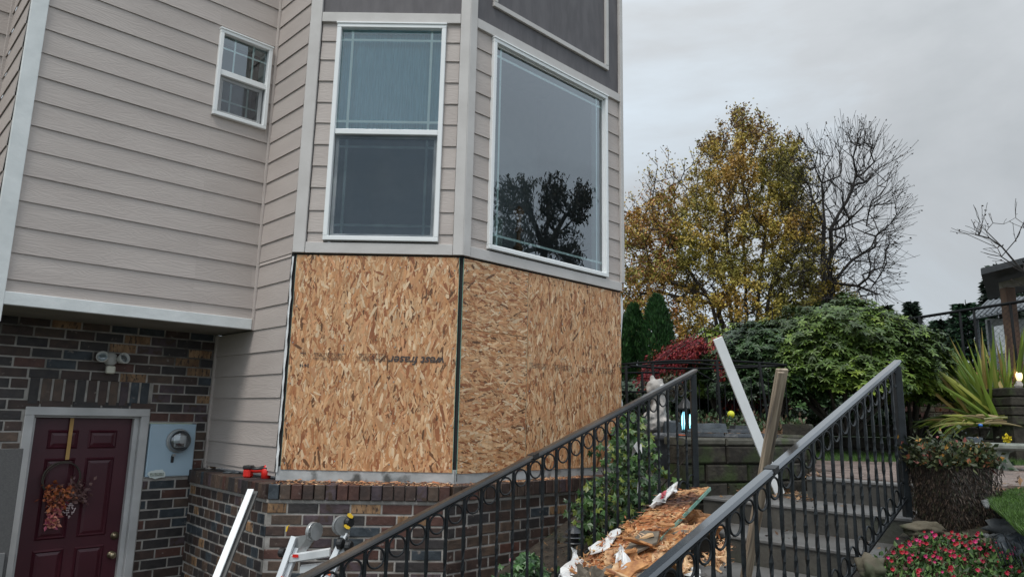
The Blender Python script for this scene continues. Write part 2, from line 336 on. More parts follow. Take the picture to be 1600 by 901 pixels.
glass = glass_mat('window_glass', (.86, .95, .95), .05, k=2.2)
def screen_mat(name, f, c):
    m = bpy.data.materials.new(name); m.use_nodes = True; N = m.node_tree.nodes; K = m.node_tree.links.new; N.clear()
    o = N.new('ShaderNodeOutputMaterial'); t = N.new('ShaderNodeBsdfTransparent'); d_ = N.new('ShaderNodeBsdfDiffuse'); d_.inputs[0].default_value = (*c, 1); x = N.new('ShaderNodeMixShader'); x.inputs[0].default_value = f
    K(t.outputs[0], x.inputs[1]); K(d_.outputs[0], x.inputs[2]); K(x.outputs[0], o.inputs[0]); return m
glass_scr = screen_mat('screen_mesh', .36, (.10, .13, .16))
N = glass_scr.node_tree.nodes; K = glass_scr.node_tree.links.new; tcs = N.new('ShaderNodeTexCoord'); ns = N.new('ShaderNodeTexNoise'); ns.inputs['Scale'].default_value = 2.6; ns.inputs['Detail'].default_value = 8; rs = N.new('ShaderNodeMapRange'); rs.inputs['From Min'].default_value = .3; rs.inputs['From Max'].default_value = .7; rs.inputs['To Min'].default_value = .22; rs.inputs['To Max'].default_value = .5
K(tcs.outputs['Object'], ns.inputs['Vector']); K(ns.outputs[0], rs.inputs[0]); K(rs.outputs[0], [n for n in N if n.type == 'MIX_SHADER'][0].inputs[0])
glass_cl = glass_mat('clear_dome', (.85, .88, .9), .08)
room_m = mat('room_paint', (.16, .17, .18), (.2, .2, .21), rough=.9)
blind_m = mat('teal_blind', (.14, .34, .43), (.24, .48, .57), scale=20, rough=.8, stretch=(9, 1, .35), bump=.001)

# ------------------------------------------------------------------ plan of the house (metres, fitted to the photograph)
P0 = (-2.0954, 5.6935); P1 = (-1.687, 5.2786); P2 = (-.3918, 5.2648); P3 = (1.0395, 6.649); PA = (-3.3074, 4.5222); PD = (-2.585, 6.1912)
A_ANG, D_ANG, B_ANG = 44.02, -45.45, -.61
z0, EXP = 3.497, .178
BT, BTb, LT, LB, OT, OB, At, Ab = 3.2287, 3.1439, 1.2968, 1.2124, 1.193, -.40, .7438, .6586
dist = lambda p, q: math.hypot(p[0] - q[0], p[1] - q[1])
LA, LD, LBf, LC, LDD = dist(PA, P0), dist(P0, P1), dist(P1, P2), dist(P2, P3), dist(PD, P1)
FA = frame(PA, A_ANG); FD = frame(PD, D_ANG); FB = frame(P1, B_ANG); FC = frame(P2, A_ANG); FE = frame(PD, A_ANG)
house = thing('house', 'grey lap-sided house with boarded-up bay over dark brick, maroon door below', 'house', (-1.6, 5.6, -2.15))
def part(mb, name, m, parent=house, M=I4, smooth=False, label=None, kind=None):
    o = mb.build(name, m, parent, M, smooth)
    return tag(o, label, None, None, kind)
def board_mesh(Ln, h, bt=.017, tt=.005, e=.0045):
    # a lap board: thin bottom lip standing off the board below, dark cavity behind it; grain runs along x
    mb = MB(); n = max(1, int(Ln / .6)); vs = []
    for i in range(n + 1):
        x = Ln * i / n
        vs += [(x, -bt, 0), (x, -tt, h + .004), (x, -tt + .004, h + .004), (x, -bt + .0055, 0)]
    fs = []
    for i in range(n):
        a = 4 * i; c = a + 4
        fs += [(a, c, c + 1, a + 1), (a + 3, c + 3, c, a), (a + 2, c + 2, c + 3, a + 3)]
    fs += [(0, 1, 2, 3), (4 * n + 3, 4 * n + 2, 4 * n + 1, 4 * n)]
    mb.add(vs, fs); return mb
def siding_wall(name, M, rects, zs, label=None):
    """rects: list of (x0,x1,zlo,zhi) clear areas; zs: course line heights, descending"""
    mbk = MB()
    for x0, x1, zl, zh in rects: mbk.box(x0 - .02, x1 + .004, .012, .1, zl, zh)
    w = part(mbk, name, gap_m, house, M, label=label)
    for k in range(len(zs) - 1):
        zt, zb = zs[k], zs[k + 1]
        for x0, x1, zl, zh in rects:
            a, b_ = max(zb, zl), min(zt, zh)
            if b_ - a < .012: continue
            ft = (zt - a) / (zt - zb)
            cuts = [x0, x1]
            if x1 - x0 > 1.0 and random.random() < .0: cuts = [x0, x0 + random.uniform(.3, .75) * (x1 - x0), x1]
            for xa, xb in zip(cuts, cuts[1:]):
                mb = board_mesh(xb - xa - (.0022 if xb != x1 else 0), b_ - a, bt=.006 + .0085 * ft)
                mb.build('siding_board', siding, w, M @ Matrix.Translation((xa, random.uniform(-.0006, .0006), a)))
    return w
zsA = [z0 + EXP * 8 - EXP * k for k in range(0, 40)]
wy = (2.357, 3.105)          # small window on A
AW0, AW1 = 1.177, 1.627
siding_wall('overhang_siding', FA, [(0, AW0, At, 4.6), (AW0, AW1, wy[1], 4.6), (AW0, AW1, At, wy[0]), (AW1, LA - .03, At, 4.6)], zsA)
# D continues back under the overhang to the brick
zlow = -.45
sP0 = LDD - LD
siding_wall('return_siding', FD, [(sP0 + .03, LDD - .005, LB, 4.6), (sP0 + .03, LDD - .012, Ab - .005, LB), (.035, LDD - .012, zlow, Ab - .005)], zsA)
zsB = [3.145] + [dep(510, y, 5.28).z for y in (65.8, 94.9, 127.8, 161, 193.2, 226.8, 260.2, 293.8, 329.5, 363.5)] + [1.19]
BW = (.225, 1.113); CW = (.246, 1.768); WZ = (1.312, 3.127)
siding_wall('bay_front_siding', FB, [(.10, BW[0], LT, BTb), (BW[1], LBf - .07, LT, BTb)], zsB)
zsC = [3.145 - .035] + [vert(733, 45 + (y - 45), P2, 44).z for y in (70, 104.5, 140, 172, 206, 238, 273, 306, 340, 371.5)] + [1.19]
zsC = [3.145] + [z for z in zsC[1:]]
siding_wall('bay_side_siding', FC, [(.065, CW[0], LT, BTb), (CW[1], LC - .02, LT, BTb)], zsC)
# trim boards
def trim(M, x0, x1, z0_, z1_, y0=-.03, y1=.012, m=trim_m, nm='trim_board', c=.003, label=None):
    mb = MB(); mb.bbox(0, x1 - x0, y0, y1, 0, z1_ - z0_, c); return part(mb, nm, m, house, M @ Matrix.Translation((x0, 0, z0_)), label=label)
trim(FA, -.10, 0, -.2 + At, 4.6, -.032, .02, band_m, 'corner_board')
trim(FA, -.097, LA - .032, Ab, At, -.03, .02, band_m, label='white skirt board under the overhang')
trim(FB, 0, .092, LB, 4.6, -.034, .01, nm='corner_board')
trim(FB, LBf - .066, LBf + .012, LB, 4.6, -.034, .01, nm='corner_board')
trim(FC, -.012, .062, LB, 4.6, -.0335, .01, nm='corner_board')
trim(FB, .094, LBf - .068, BTb, BT); trim(FC, .064, LC - .005, BTb, BT)
trim(FB, .094, LBf - .068, LB, LT, -.028); trim(FC, .064, LC - .002, LB, LT, -.028)
mb = MB(); mb.bbox(LC - .016, LC + .03, -.036, .02, LT - .003, 4.6, .003); part(mb, 'corner_board', trim_m, house, FC)
# inside corner trims at A / D
mb = MB(); mb.bbox(LA - .03, LA, -.024, .01, Ab, 4.6, .003); part(mb, 'corner_board', siding, house, FA)
mb = MB(); mb.bbox(sP0, sP0 + .028, -.024, .01, Ab - .004, 4.6, .003); part(mb, 'corner_board', siding, house, FD)
mb = MB(); mb.bbox(.0, .034, -.026, .01, -.47, Ab, .003); part(mb, 'corner_board', siding, house, FD)
# dark upper panels
mb = MB(); mb.box(.092, LBf - .066, -.006, .05, BT, 4.6); part(mb, 'dark_panel', dark_m, house, FB)
mb = MB(); mb.box(.062, LC - .016, -.006, .05, BT, 4.6); part(mb, 'dark_panel', dark_m, house, FC)
mb = MB(); c0, c1, cz = .243, 1.80, 3.419
mb.bbox(c0, c1, -.03, -.004, cz, cz + .045, .003); mb.bbox(c0, c0 + .045, -.03, -.004, cz + .046, 4.6, .003); mb.bbox(c1 - .045, c1, -.03, -.004, cz + .046, 4.6, .003)
part(mb, 'panel_moulding', trim_m, house, FC)
# bay core behind the boards: solid blocks so that nothing shows through
mb = MB()
for M_, x0, x1, zl, zh in ((FB, .0, LBf, OB - .1, WZ[0]), (FB, 0, LBf, WZ[1], 4.6), (FB, 0, BW[0], WZ[0], WZ[1]), (FB, BW[1], LBf, WZ[0], WZ[1]),
                           (FC, .03, LC - .02, OB - .1, WZ[0]), (FC, .03, LC - .02, WZ[1], 4.6), (FC, .03, CW[0], WZ[0], WZ[1]), (FC, CW[1], LC - .02, WZ[0], WZ[1])):
    mb.box(x0, x1, .03, .09, zl, zh, M_)
part(mb, 'bay_sheathing', gap_m)
# far side of the bay (faces away, closes the corner)
FS = frame(P3, A_ANG + 45)
mb = MB(); mb.box(0.03, 1.2, .03, .1, -.5, 4.6); part(mb, 'far_bay_wall', siding, house, FS)
# overhang soffit
q = [Vector((*PA, 0)) - UA * .1, Vector((*P0, 0)), Vector((*PD, 0)), Vector((*PA, 0)) - UA * .1 + (Vector((*PD, 0)) - Vector((*P0, 0)))]
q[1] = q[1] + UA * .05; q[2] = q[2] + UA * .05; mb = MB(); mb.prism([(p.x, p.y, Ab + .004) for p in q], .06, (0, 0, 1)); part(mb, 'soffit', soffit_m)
# wall left of the overhang: a return going back, then a wall parallel to the street
G0 = Vector((*PA, 0)) - UA * .1
gd = Vector((math.cos(R(D_ANG + 180)), math.sin(R(D_ANG + 180)), 0))
d = ray(26, 0); tG = (d.y * G0.x - d.x * G0.y) / (gd.y * d.x - gd.x * d.y); tG = max(.3, min(tG, 2.5))
G1 = G0 + gd * tG
FG = frame((G1.x, G1.y), D_ANG); FH = frame((G1.x - UA.x * 2.2, G1.y - UA.y * 2.2), A_ANG)
siding_wall('side_return_siding', FG, [(.012, tG - .005, Ab, 4.6)], zsA)
mb = MB(); mb.box(-.02, .04, .014, .1, Ab, 4.6, FG); part(mb, 'leak_filler', gap_m)  # filler added behind the board ends to stop sky light leaking through
siding_wall('left_wing_siding', FH, [(0, 2.17, Ab, 4.6)], zsA)
mb = MB(); mb.bbox(2.17, 2.2, -.024, .01, Ab, 4.6, .003); part(mb, 'corner_board', siding, house, FH)
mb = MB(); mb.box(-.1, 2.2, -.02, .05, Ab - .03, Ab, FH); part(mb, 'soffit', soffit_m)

# ------------------------------------------------------------------ windows
def window(M, x0, x1, zl, zh, kind, name='window', label=None):
    fw_ = .036 if kind != 'small' else .032
    w = MB()
    fr = (-.042, .03)
    for a in ((x0, x1, zl, zl + fw_), (x0, x1, zh - fw_, zh)): w.bbox(a[0], a[1], *fr, a[2], a[3], .004)
    for a in ((x0, x0 + fw_), (x1 - fw_, x1)): w.bbox(a[0], a[1], *fr, zl + fw_ - .002, zh - fw_ + .002, .004)
    # sill lip and head cap
    w.bbox(x0 - .004, x1 + .004, -.05, .0, zh - .004, zh + .010, .002)
    win = part(w, name, vinyl, house, M, label=label)
    ix0, ix1, iz0, iz1 = x0 + fw_, x1 - fw_, zl + fw_, zh - fw_
    def sash(a, b_, c, d_, y, sw=.022):
        s_ = MB()
        s_.bbox(a, b_, y, y + .022, c, c + sw, .002); s_.bbox(a, b_, y, y + .022, d_ - sw, d_, .002)
        s_.bbox(a, a + sw, y, y + .022, c + sw, d_ - sw, .002); s_.bbox(b_ - sw, b_, y, y + .022, c + sw, d_ - sw, .002)
        s_.build('sash', vinyl, win, M)
    def pane(a, b_, c, d_, y):
        g = MB(); g.add([(a, y, c), (b_, y, c), (b_, y, d_), (a, y, d_)], [(0, 1, 2, 3)]); g.build('pane', glass, win, M)
    def bars(a, b_, c, d_, y, xs, zs_, w_=.019):
        g = MB()
        for i, x in enumerate(xs): g.box(x - w_ / 2, x + w_ / 2, y, y + .005, c, d_)
        for z in zs_: g.box(a, b_, y + .001, y + .0045, z - w_ / 2, z + w_ / 2)
        g.build('grille_bars', grille_m, win, M)
    zm = None
    if kind == 'pic':
        pane(ix0, ix1, iz0, iz1, .002)
        sash(ix0, ix1, iz0, iz1, -.012, .012)
        bars(ix0, ix1, iz0, iz1, .008, (ix0 + .085, ix1 - .085), (iz0 + .10, iz1 - .085))
    elif kind == 'hung':
        zm = 2.2
        w2 = MB(); w2.bbox(ix0, ix1, -.03, .02, zm - .022, zm + .022, .004); w2.build('meeting_rail', vinyl, win, M)
        pane(ix0, ix1, zm + .02, iz1, .002); bars(ix0, ix1, zm + .02, iz1, .008, (ix0 + .085, ix1 - .085), (zm + .10, iz1 - .085))
        sash(ix0 + .006, ix1 - .006, iz0, zm - .02, .004, .026)
        pane(ix0 + .02, ix1 - .02, iz0 + .02, zm - .03, .012); bars(ix0 + .03, ix1 - .03, iz0 + .02, zm - .03, .018, (ix0 + .09, ix1 - .09), (iz0 + .10, zm - .11))
        sc = MB(); sc.box(ix0 + .008, ix1 - .008, -.008, -.0065, iz0 + .004, zm - .024); sc.build('insect_screen', glass_scr, win, M)
    else:
        zm = 2.735
        w2 = MB(); w2.bbox(ix0, ix1, -.032, .02, zm - .024, zm + .024, .003); w2.build('meeting_rail', vinyl, win, M)
        W_ = ix1 - ix0
        pane(ix0, ix1, zm + .022, iz1, .002); bars(ix0, ix1, zm + .022, iz1, .008, (ix0 + W_ * .29, ix0 + W_ * .70), (zm + .022 + (iz1 - zm - .022) * .66,), .014)
        sash(ix0 + .012, ix1 - .012, iz0 + .004, zm - .026, .0, .028)
        pane(ix0 + .03, ix1 - .03, iz0 + .03, zm - .05, .006); bars(ix0 + .035, ix1 - .035, iz0 + .03, zm - .05, .012, (ix0 + W_ * .29, ix0 + W_ * .66), (iz0 + .03 + (zm - iz0 - .08) * .36,), .014)
        sc = MB(); sc.box(ix0 + .004, ix1 - .004, -.012, -.0105, iz0 + .003, zm - .026); sc.build('insect_screen', screen_mat('screen_mesh_thin', .22, (.14, .14, .15)), win, M)
    # white jamb liner and a room behind
    j = MB(); jd = .14
    j.box(ix0 - .01, ix0 + .002, .03, jd, iz0, iz1); j.box(ix1 - .002, ix1 + .01, .03, jd, iz0, iz1); j.box(ix0, ix1, .03, jd, iz0 - .01, iz0 + .002); j.box(ix0, ix1, .03, jd, iz1 - .002, iz1 + .01)
    j.build('jamb', grille_m, win, M)
    r_ = MB(); D_ = 1.5
    X0, X1, Z0, Z1 = ix0 - .25, ix1 + .25, iz0 - .3, iz1 + .3
    if kind == 'small': X0, X1 = ix0 - .1, ix1 + .04; D_ = .35
    if kind == 'pic': X0, X1 = ix0 - .02, ix1 + .02; D_ = .9
    if kind == 'hung': X0, X1 = ix0 - .02, ix1 + .02; D_ = .5
    P = [(X0, jd, Z0), (X1, jd, Z0), (X1, jd, Z1), (X0, jd, Z1), (X0, D_, Z0), (X1, D_, Z0), (X1, D_, Z1), (X0, D_, Z1)]
    H = [(ix0, jd, iz0), (ix1, jd, iz0), (ix1, jd, iz1), (ix0, jd, iz1)]
    r_.add(P + H, [(4, 5, 6, 7), (0, 1, 5, 4), (3, 7, 6, 2), (0, 4, 7, 3), (1, 2, 6, 5), (0, 8, 9, 1), (1, 9, 10, 2), (2, 10, 11, 3), (3, 11, 8, 0)])
    r_.build('room', room_m, win, M)
    return win, (ix0, ix1, iz0, iz1)
wA, _ = window(FA, AW0, AW1, *wy, 'small', label='small white sash window with grilles')
wB, ib = window(FB, *BW, *WZ, 'hung', label='tall white hung window with teal blind and dark screen')
wC, ic = window(FC, *CW, *WZ, 'pic', label='large fixed picture window mirroring the sky and a tree')
mb = MB()
n = 40
for k in range(n):                       # pleated blind behind the upper sash
    x = ib[0] + (ib[1] - ib[0]) * k / n; x2 = ib[0] + (ib[1] - ib[0]) * (k + 1) / n; y = .06 + .008 * (k % 2); y2 = .06 + .008 * ((k + 1) % 2)
    mb.add([(x, y, 2.2), (x2, y2, 2.2), (x2, y2, ib[3]), (x, y, ib[3])], [(0, 1, 2, 3)])
mb.build('blind', blind_m, wB, FB)
# things dimly seen in the picture window
t = MB(); Mv = FC @ Matrix.Translation((.62, .5, 1.30))
t.lathe([(.17, .0), (.20, .2), (.205, .42), (.02, .43)], 20, Mv)
lampsh = thing('lamp_shade', 'grey-green lamp shade dimly seen low behind the picture window', 'lamp', Mv.translation); t.build('shade', mat('shade_cloth', (.22, .26, .24), rough=.8), lampsh)
t = MB(); Mv = FC @ Matrix.Translation((1.02, .42, 1.25))
t.lathe([(.10, .0), (.03, .05), (.02, .1), (.05, .14), (.02, .18), (.02, .24), (.055, .28), (.02, .32), (.018, .42), (.05, .45), (.018, .48), (.02, .56), (.045, .6), (.05, .63), (.01, .68)], 14, Mv)
cd = thing('candlestick', 'tall turned candlestick inside the picture window', 'candlestick', Mv.translation); t.build('stem', mat('turned_wood', (.22, .12, .07), rough=.4), cd)

# ------------------------------------------------------------------ oriented strand board panels: real flakes, one by one
def lerp3(a, b_, t_): return tuple(a[i] * (1 - t_) + b_[i] * t_ for i in range(3))
wood_cols = [(.66, .34, .16), (.73, .42, .21), (.58, .27, .11), (.80, .52, .29), (.46, .19, .075), (.70, .39, .19), (.86, .62, .39), (.36, .13, .05), (.64, .32, .14), (.70, .35, .17), (.77, .47, .25)]
def strands(w, h, N, vertical=True, rng=None, poly=None):
    """irregular flakes pressed into the face; x across, z up, faces at y<0"""
    rng = rng or random.Random(3); mb = MB()
    ny = 0
    for k in range(N):
        cx, cz = rng.uniform(0, w), rng.uniform(0, h)
        ln = rng.uniform(.035, .115); wd = rng.uniform(.006, .024)
        if rng.random() < .12: ln *= 1.3; wd *= 1.4
        if rng.random() < .35: ln *= .5; wd *= .5
        ang = rng.gauss(0, .36) + (math.pi / 2 if vertical else 0)
        if rng.random() < .1: ang += rng.uniform(-1, 1)
        ca, sa = math.cos(ang), math.sin(ang); y = -.0002 - .0024 * k / N
        pts = []
        prof = [(-.5, -.32), (-.46, .4), (-.1, .5), (.28, .46), (.5, .2), (.47, -.42), (.05, -.5)]
        for (a, b_) in prof:
            a += rng.uniform(-.07, .07); b_ += rng.uniform(-.14, .14)
            X = cx + a * ln * ca - b_ * wd * sa; Z = cz + a * ln * sa + b_ * wd * ca
            pts.append((min(max(X, 0), w), y + rng.uniform(-.0004, .0002), min(max(Z, 0), h)))
        if max(p[0] for p in pts) - min(p[0] for p in pts) < .002 or max(p[2] for p in pts) - min(p[2] for p in pts) < .002: continue
        c = rng.choice(wood_cols); v = rng.uniform(.74, 1.02)
        if rng.random() < .05: c = (.17, .075, .03)
        mb.add(pts, [tuple(range(len(pts)))[::-1] if False else tuple(range(len(pts)))], 0, tuple(x * v for x in c))
    return mb
def osb(name, M, x0, x1, zl, zh, N, vertical, seed, proud=-.012, lab=None, edge=True):
    mb = MB(); w, h = x1 - x0, zh - zl
    mb.box(0, w, 0, .011, 0, h)
    Mo = M @ Matrix.Translation((x0, proud, zl))
    o = part(mb, name, osb_base, house, Mo, label=lab)
    s_ = strands(w, h, N, vertical, random.Random(seed)).build('strands', osb_str, o, Mo); tag(s_, kind='stuff')
    for xe in (-.0025, w):
        g = MB(); g.box(xe, xe + .0025, .0, .0108, 0, h); g.build('painted_edge', edge_green, o, Mo)
    return o, Mo
pB, MB_ = osb('osb_panel', FB, .032, 1.280, OB, OT + .004, 8800, True, 1, lab='large vertical-strand board on the bay front, printed upside down')
pC1, MC1 = osb('osb_panel', FC, .016, .715, .655, OT + .004, 2500, False, 2, lab='upper small board at the left of the bay side')
pC2, MC2 = osb('osb_panel', FC, .016, .715, OB - .008, .652, 4300, False, 3, lab='lower small board at the left of the bay side')
pC3, MC3 = osb('osb_panel', FC, .719, LC - .01, OB - .01, OT + .004, 10500, True, 4, lab='wide vertical-strand board on the bay side')
# dark slots and the loose white wrap at the edges
mb = MB(); mb.box(-.01, .038, -.004, .03, OB - .02, OT + .02, FB); mb.box(1.279, LBf + .02, .004, .03, OB - .06, OT + .02, FB); mb.box(.0, LC, -.002, .03, OT - .008, LB, FC); mb.box(.0, LBf, -.002, .03, OT - .006, LB, FB); part(mb, 'dark_gap', gap_m)
rng = random.Random(5); mb = MB(); pts = []
N_ = 30; vs = []
for i in range(N_ + 1):
    z = OB - .02 + (OT - OB + .01) * i / N_
    xa = .0 + rng.uniform(-.003, .003); xb = .011 + rng.uniform(-.005, .004) + .003 * math.sin(i * .9)
    vs += [FB @ Vector((xa - .004, -.014, z)), FB @ Vector((xb, -.016 - rng.uniform(0, .006), z))]
mb.add(vs, [(2 * i, 2 * i + 1, 2 * i + 3, 2 * i + 2) for i in range(N_)]); part(mb, 'torn_wrap', wrap_m)
mb = MB(); vs = []
prf = [(1.185, .02, .01), (1.12, .05, .0), (1.0, .048, .0), (.86, .03, .0), (.72, .012, 0), (.3, .012, 0), (.2, .012, 0), (.16, .035, 0), (.12, .03, 0), (.08, .012, 0), (-.1, .012, 0), (-.14, .02, 0), (-.3, .02, 0), (-.38, .012, 0)]
for z, w_, o_ in prf: vs += [FC @ Vector((LC - .012, -.012 - o_, z)), FC @ Vector((LC - .012 + w_, -.004, z))]
mb.add(vs, [(2 * i, 2 * i + 1, 2 * i + 3, 2 * i + 2) for i in range(len(prf) - 1)]); part(mb, 'torn_wrap', wrap_m)
# print on the boards (upside down, as nailed up)
def text_mesh(txt, size, shear=0, bold=0.0):
    cu = bpy.data.curves.new('t', 'FONT'); cu.body = txt; cu.size = size; cu.shear = shear; cu.offset = bold; cu.align_x = 'LEFT'
    o = bpy.data.objects.new('t', cu); COL.objects.link(o)
    me = bpy.data.meshes.new_from_object(o.evaluated_get(bpy.context.evaluated_depsgraph_get())); bpy.data.objects.remove(o)
    return me
def put_text(txt, size, M, parent, m, name='printed_text', shear=0, bold=0, sx=1):
    me = text_mesh(txt, size, shear, bold); me.materials.clear(); me.materials.append(m)
    return link(name, me, parent, M @ Matrix.Diagonal((sx, 1, 1, 1)))
UP = Matrix(((-1, 0, 0, 0), (0, 0, -1, 0), (0, -1, 0, 0), (0, 0, 0, 1)))    # text plane -> wall face, turned upside down
def onB(px, py): p = FB.inverted() @ vert(px, py, P1, B_ANG); return p
p = onB(696, 558)
put_text('west fraser', .088, FB @ Matrix.Translation((p.x, -.0172, p.z)) @ UP, pB, ink, shear=.25, bold=.0017, sx=1.04)
def scribble(M, parent, w, h, rows, rng, m=ink):      # small stamp lines too fine to read in the photograph
    mb = MB(); rh = h / rows
    for r_ in range(rows):
        x = rng.uniform(0, w * .15); end = w * rng.uniform(.8, 1)
        while x < end:
            l_ = rng.uniform(.002, .005); k = rng.random()
            z = -r_ * rh
            if k < .5: mb.box(x, x + .0016, 0, .0001, z - rh * .6, z)
            mb.box(x, x + l_, 0, .0001, z - rh * rng.choice((.0, .3, .6)) - .0014, z - rh * rng.choice((0, .3)) * 0)
            x += l_ + (.0022 if rng.random() < .75 else .008)
    mb.build('printed_text', m, parent, M)
rng = random.Random(8)
for (xa, ya, xb) in ((489, 551, 542), (555, 552, 604)):
    p, q = onB(xa, ya), onB(xb, ya); scribble(FB @ Matrix.Translation((p.x, -.0172, p.z)), pB, q.x - p.x, .058, 5, rng)
p = onB(471, 549); mb = MB()
mb.ring((p.x + .018, -.0172, p.z - .012), .019, .0011, (1, 0, 0), (0, 0, 1), 20, 3); mb.box(p.x, p.x + .036, -.0167, -.0164, p.z - .015, p.z - .010)
mb.build('grade_stamp', ink, pB, FB)
p = onB(484, 571); put_text('24/16', .032, FB @ Matrix.Translation((p.x, -.0166, p.z + .01)) @ UP, pB, ink, bold=.0008)
def onC(px, py): return FC.inverted() @ vert(px, py, P2, A_ANG)
for (xa, ya, xb) in ((824, 566, 858), (862, 569, 893), (903, 573, 925), (935, 575, 958)):
    p, q = onC(xa, ya), onC(xb, ya); scribble(FC @ Matrix.Translation((p.x, -.0172, p.z)), pC3, q.x - p.x, .05, 4, rng)
# nails
mb = MB(); rng = random.Random(9)
for i in range(6):
    for xx in (.06, .43, .83, 1.255): mb.lathe([(.0055, 0), (.004, .002)], 8, FB @ Matrix.Translation((xx + rng.uniform(-.01, .01), -.0150, OB + .05 + i * .29 + rng.uniform(-.02, .02))) @ Matrix.Rotation(R(90), 4, 'X'))
    for xx in (.05, .40, .69, .75, 1.15, 1.56, 1.95): mb.lathe([(.0055, 0), (.004, .002)], 8, FC @ Matrix.Translation((xx, -.0150, OB + .04 + i * .29 + rng.uniform(-.02, .02))) @ Matrix.Rotation(R(90), 4, 'X'))
tag(mb.build('nails', steel, pC3, I4), kind='stuff')

# ------------------------------------------------------------------ brick
ZL = -.477
def curb(M, x0, x1):
    mb = MB(); mb.box(x0, x1, -.008, .03, ZL - .01, OB + .02, M); part(mb, 'sill_curb', curb_m)
curb(FB, .0, LBf); curb(FC, 0, LC)
def brick_mesh(w, h, dep_, m, seed):
    random.seed(seed); mb = MB(); mb.cbox(0, w, 0, dep_, 0, h, .004, j=.0012); return mb.mesh('brick', m)
BCACHE = {}
def brick(parent, M, x, z, w, h, mi, depth=.05, y=0.0):
    key = (round(w, 3), round(h, 3), round(depth, 3), mi, random.randint(0, 1))
    if key not in BCACHE: st = random.getstate(); BCACHE[key] = brick_mesh(key[0], key[1], key[2], bricks[mi], len(BCACHE)); random.setstate(st)
    return link('brick', BCACHE[key], parent, M @ Matrix.Translation((x, y + random.uniform(-.003, .002), z)))
def pick(weights): return random.choices(range(7), weights)[0]
def brick_wall(name, M, x0, x1, ztop, zbot, pitch, blen, holes=(), weights=(30, 26, 14, 9, 12, 6, 6), phase=0.0, x_from=None, mb_holes=None, gap=.0125):
    back = MB()
    # mortar bed, with the openings left out
    xs = sorted({x0, x1, *[h[0] for h in holes], *[h[1] for h in holes]}); zs_ = sorted({zbot, ztop, *[h[2] for h in holes], *[h[3] for h in holes]})
    xs = [x for x in xs if x0 <= x <= x1]; zs_ = [z for z in zs_ if zbot <= z <= ztop]
    for i in range(len(xs) - 1):
        for k in range(len(zs_) - 1):
            cx, cz = (xs[i] + xs[i + 1]) / 2, (zs_[k] + zs_[k + 1]) / 2
            if any(h[0] < cx < h[1] and h[2] < cz < h[3] for h in holes): continue
            back.box(xs[i], xs[i + 1], .0045, .1, zs_[k], zs_[k + 1])
    w = part(back, name, mortar, house, M)
    r_ = 0; z = ztop
    while z - pitch > zbot - pitch:
        z -= pitch
        x = x0 - blen + phase * blen + (blen / 2 if r_ % 2 else 0)
        while x < x1:
            a, b_ = max(x + gap / 2, x0), min(x + blen - gap / 2, x1)
            segs = [(a, b_)]
            for h in holes:
                if z + pitch * .5 > h[2] and z + pitch * .5 < h[3]:
                    ns = []
                    for (u, v) in segs:
                        if v <= h[0] or u >= h[1]: ns.append((u, v)); continue
                        if u < h[0] - .02: ns.append((u, h[0] - gap * .6))
                        if v > h[1] + .02: ns.append((h[1] + gap * .6, v))
                    segs = ns
            for u, v in segs:
                if v - u > .018 and z > zbot - .01: brick(w, M, u, z + gap / 2, v - u, pitch - gap, pick(weights))
            x += blen
        r_ += 1
    return w
random.seed(21)
DS0, DS1, DTOP = -1.350, -.495, .012       # door opening along E
LINT = (DS0 + .0, DS1 + .0, .028, .225)
wE = brick_wall('brick_wall', FE, -1.95, .0, Ab + .02, -1.45, .077, .205, holes=[(DS0, DS1, -3, DTOP), LINT, (-.488, -.115, -.535, -.10)], phase=.35)
x = LINT[0] + .006
while x + .06 < LINT[1]:
    brick(wE, FE, x, LINT[2] + .004, .060, LINT[3] - LINT[2] - .008, pick((34, 16, 16, 10, 20, 3, 4))); x += .0765
mb = MB(); mb.box(LINT[0], LINT[1], .007, .1, LINT[2], LINT[3]); mb.build('lintel_mortar', mortar, wE, FE)
# low brick wall: D', front and right sides, with a rowlock cap
E0 = Vector((-2.671, 6.108, 0)); C1_ = Vector((-1.640, 4.985, 0)); C2_ = Vector((-.405, 5.055, 0)); C3_ = C2_ + UA * 1.95
def fr(p, q): return frame((p.x, p.y), math.degrees(math.atan2(q.y - p.y, q.x - p.x)))
FDp, FBp, FCp = fr(E0, C1_), fr(C1_, C2_), fr(C2_, C3_)
lD, lB, lC = (C1_ - E0).length, (C2_ - C1_).length, (C3_ - C2_).length
CAPB = ZL - .10
wts = (26, 34, 9, 10, 12, 7, 6)
wD = brick_wall('brick_wall', FDp, .0, lD - .004, CAPB - .022, -1.45, .0765, .118, weights=(26, 40, 3, 8, 14, 6, 3), phase=.2)
wB_ = brick_wall('brick_wall', FBp, .004, lB - .004, CAPB - .022, -1.45, .0745, .213, weights=(22, 22, 20, 8, 8, 9, 14), phase=.62)
wC_ = brick_wall('brick_wall', FCp, .0, lC, CAPB - .022, -1.45, .0765, .213, weights=(40, 16, 14, 4, 22, 3, 3), phase=.3)
mb = MB()
for M_, l_ in ((FDp, lD), (FBp, lB), (FCp, lC)): mb.box(-.0, l_, -.002, .3, CAPB - .022, CAPB - .001, M_)
mb.box(0, lD, .02, .34, CAPB, ZL - .006, FDp); mb.box(0, lB, .02, .3, CAPB, ZL - .007, FBp); mb.box(0, lC, .02, .3, CAPB, ZL - .008, FCp)
part(mb, 'ledge_core', mortar)
caps = link('ledge_cap', None, house, I4)
def caprow(M, l_, w, pitch, depth, wt, st=0.0):
    x = st
    while x + pitch <= l_ + .02:
        brick(caps, M, x, CAPB, w, ZL - CAPB, pick(wt), depth, -.022); x += pitch
caprow(FDp, lD, .054, .0585, .30, (34, 22, 6, 3, 30, 3, 2), .0)
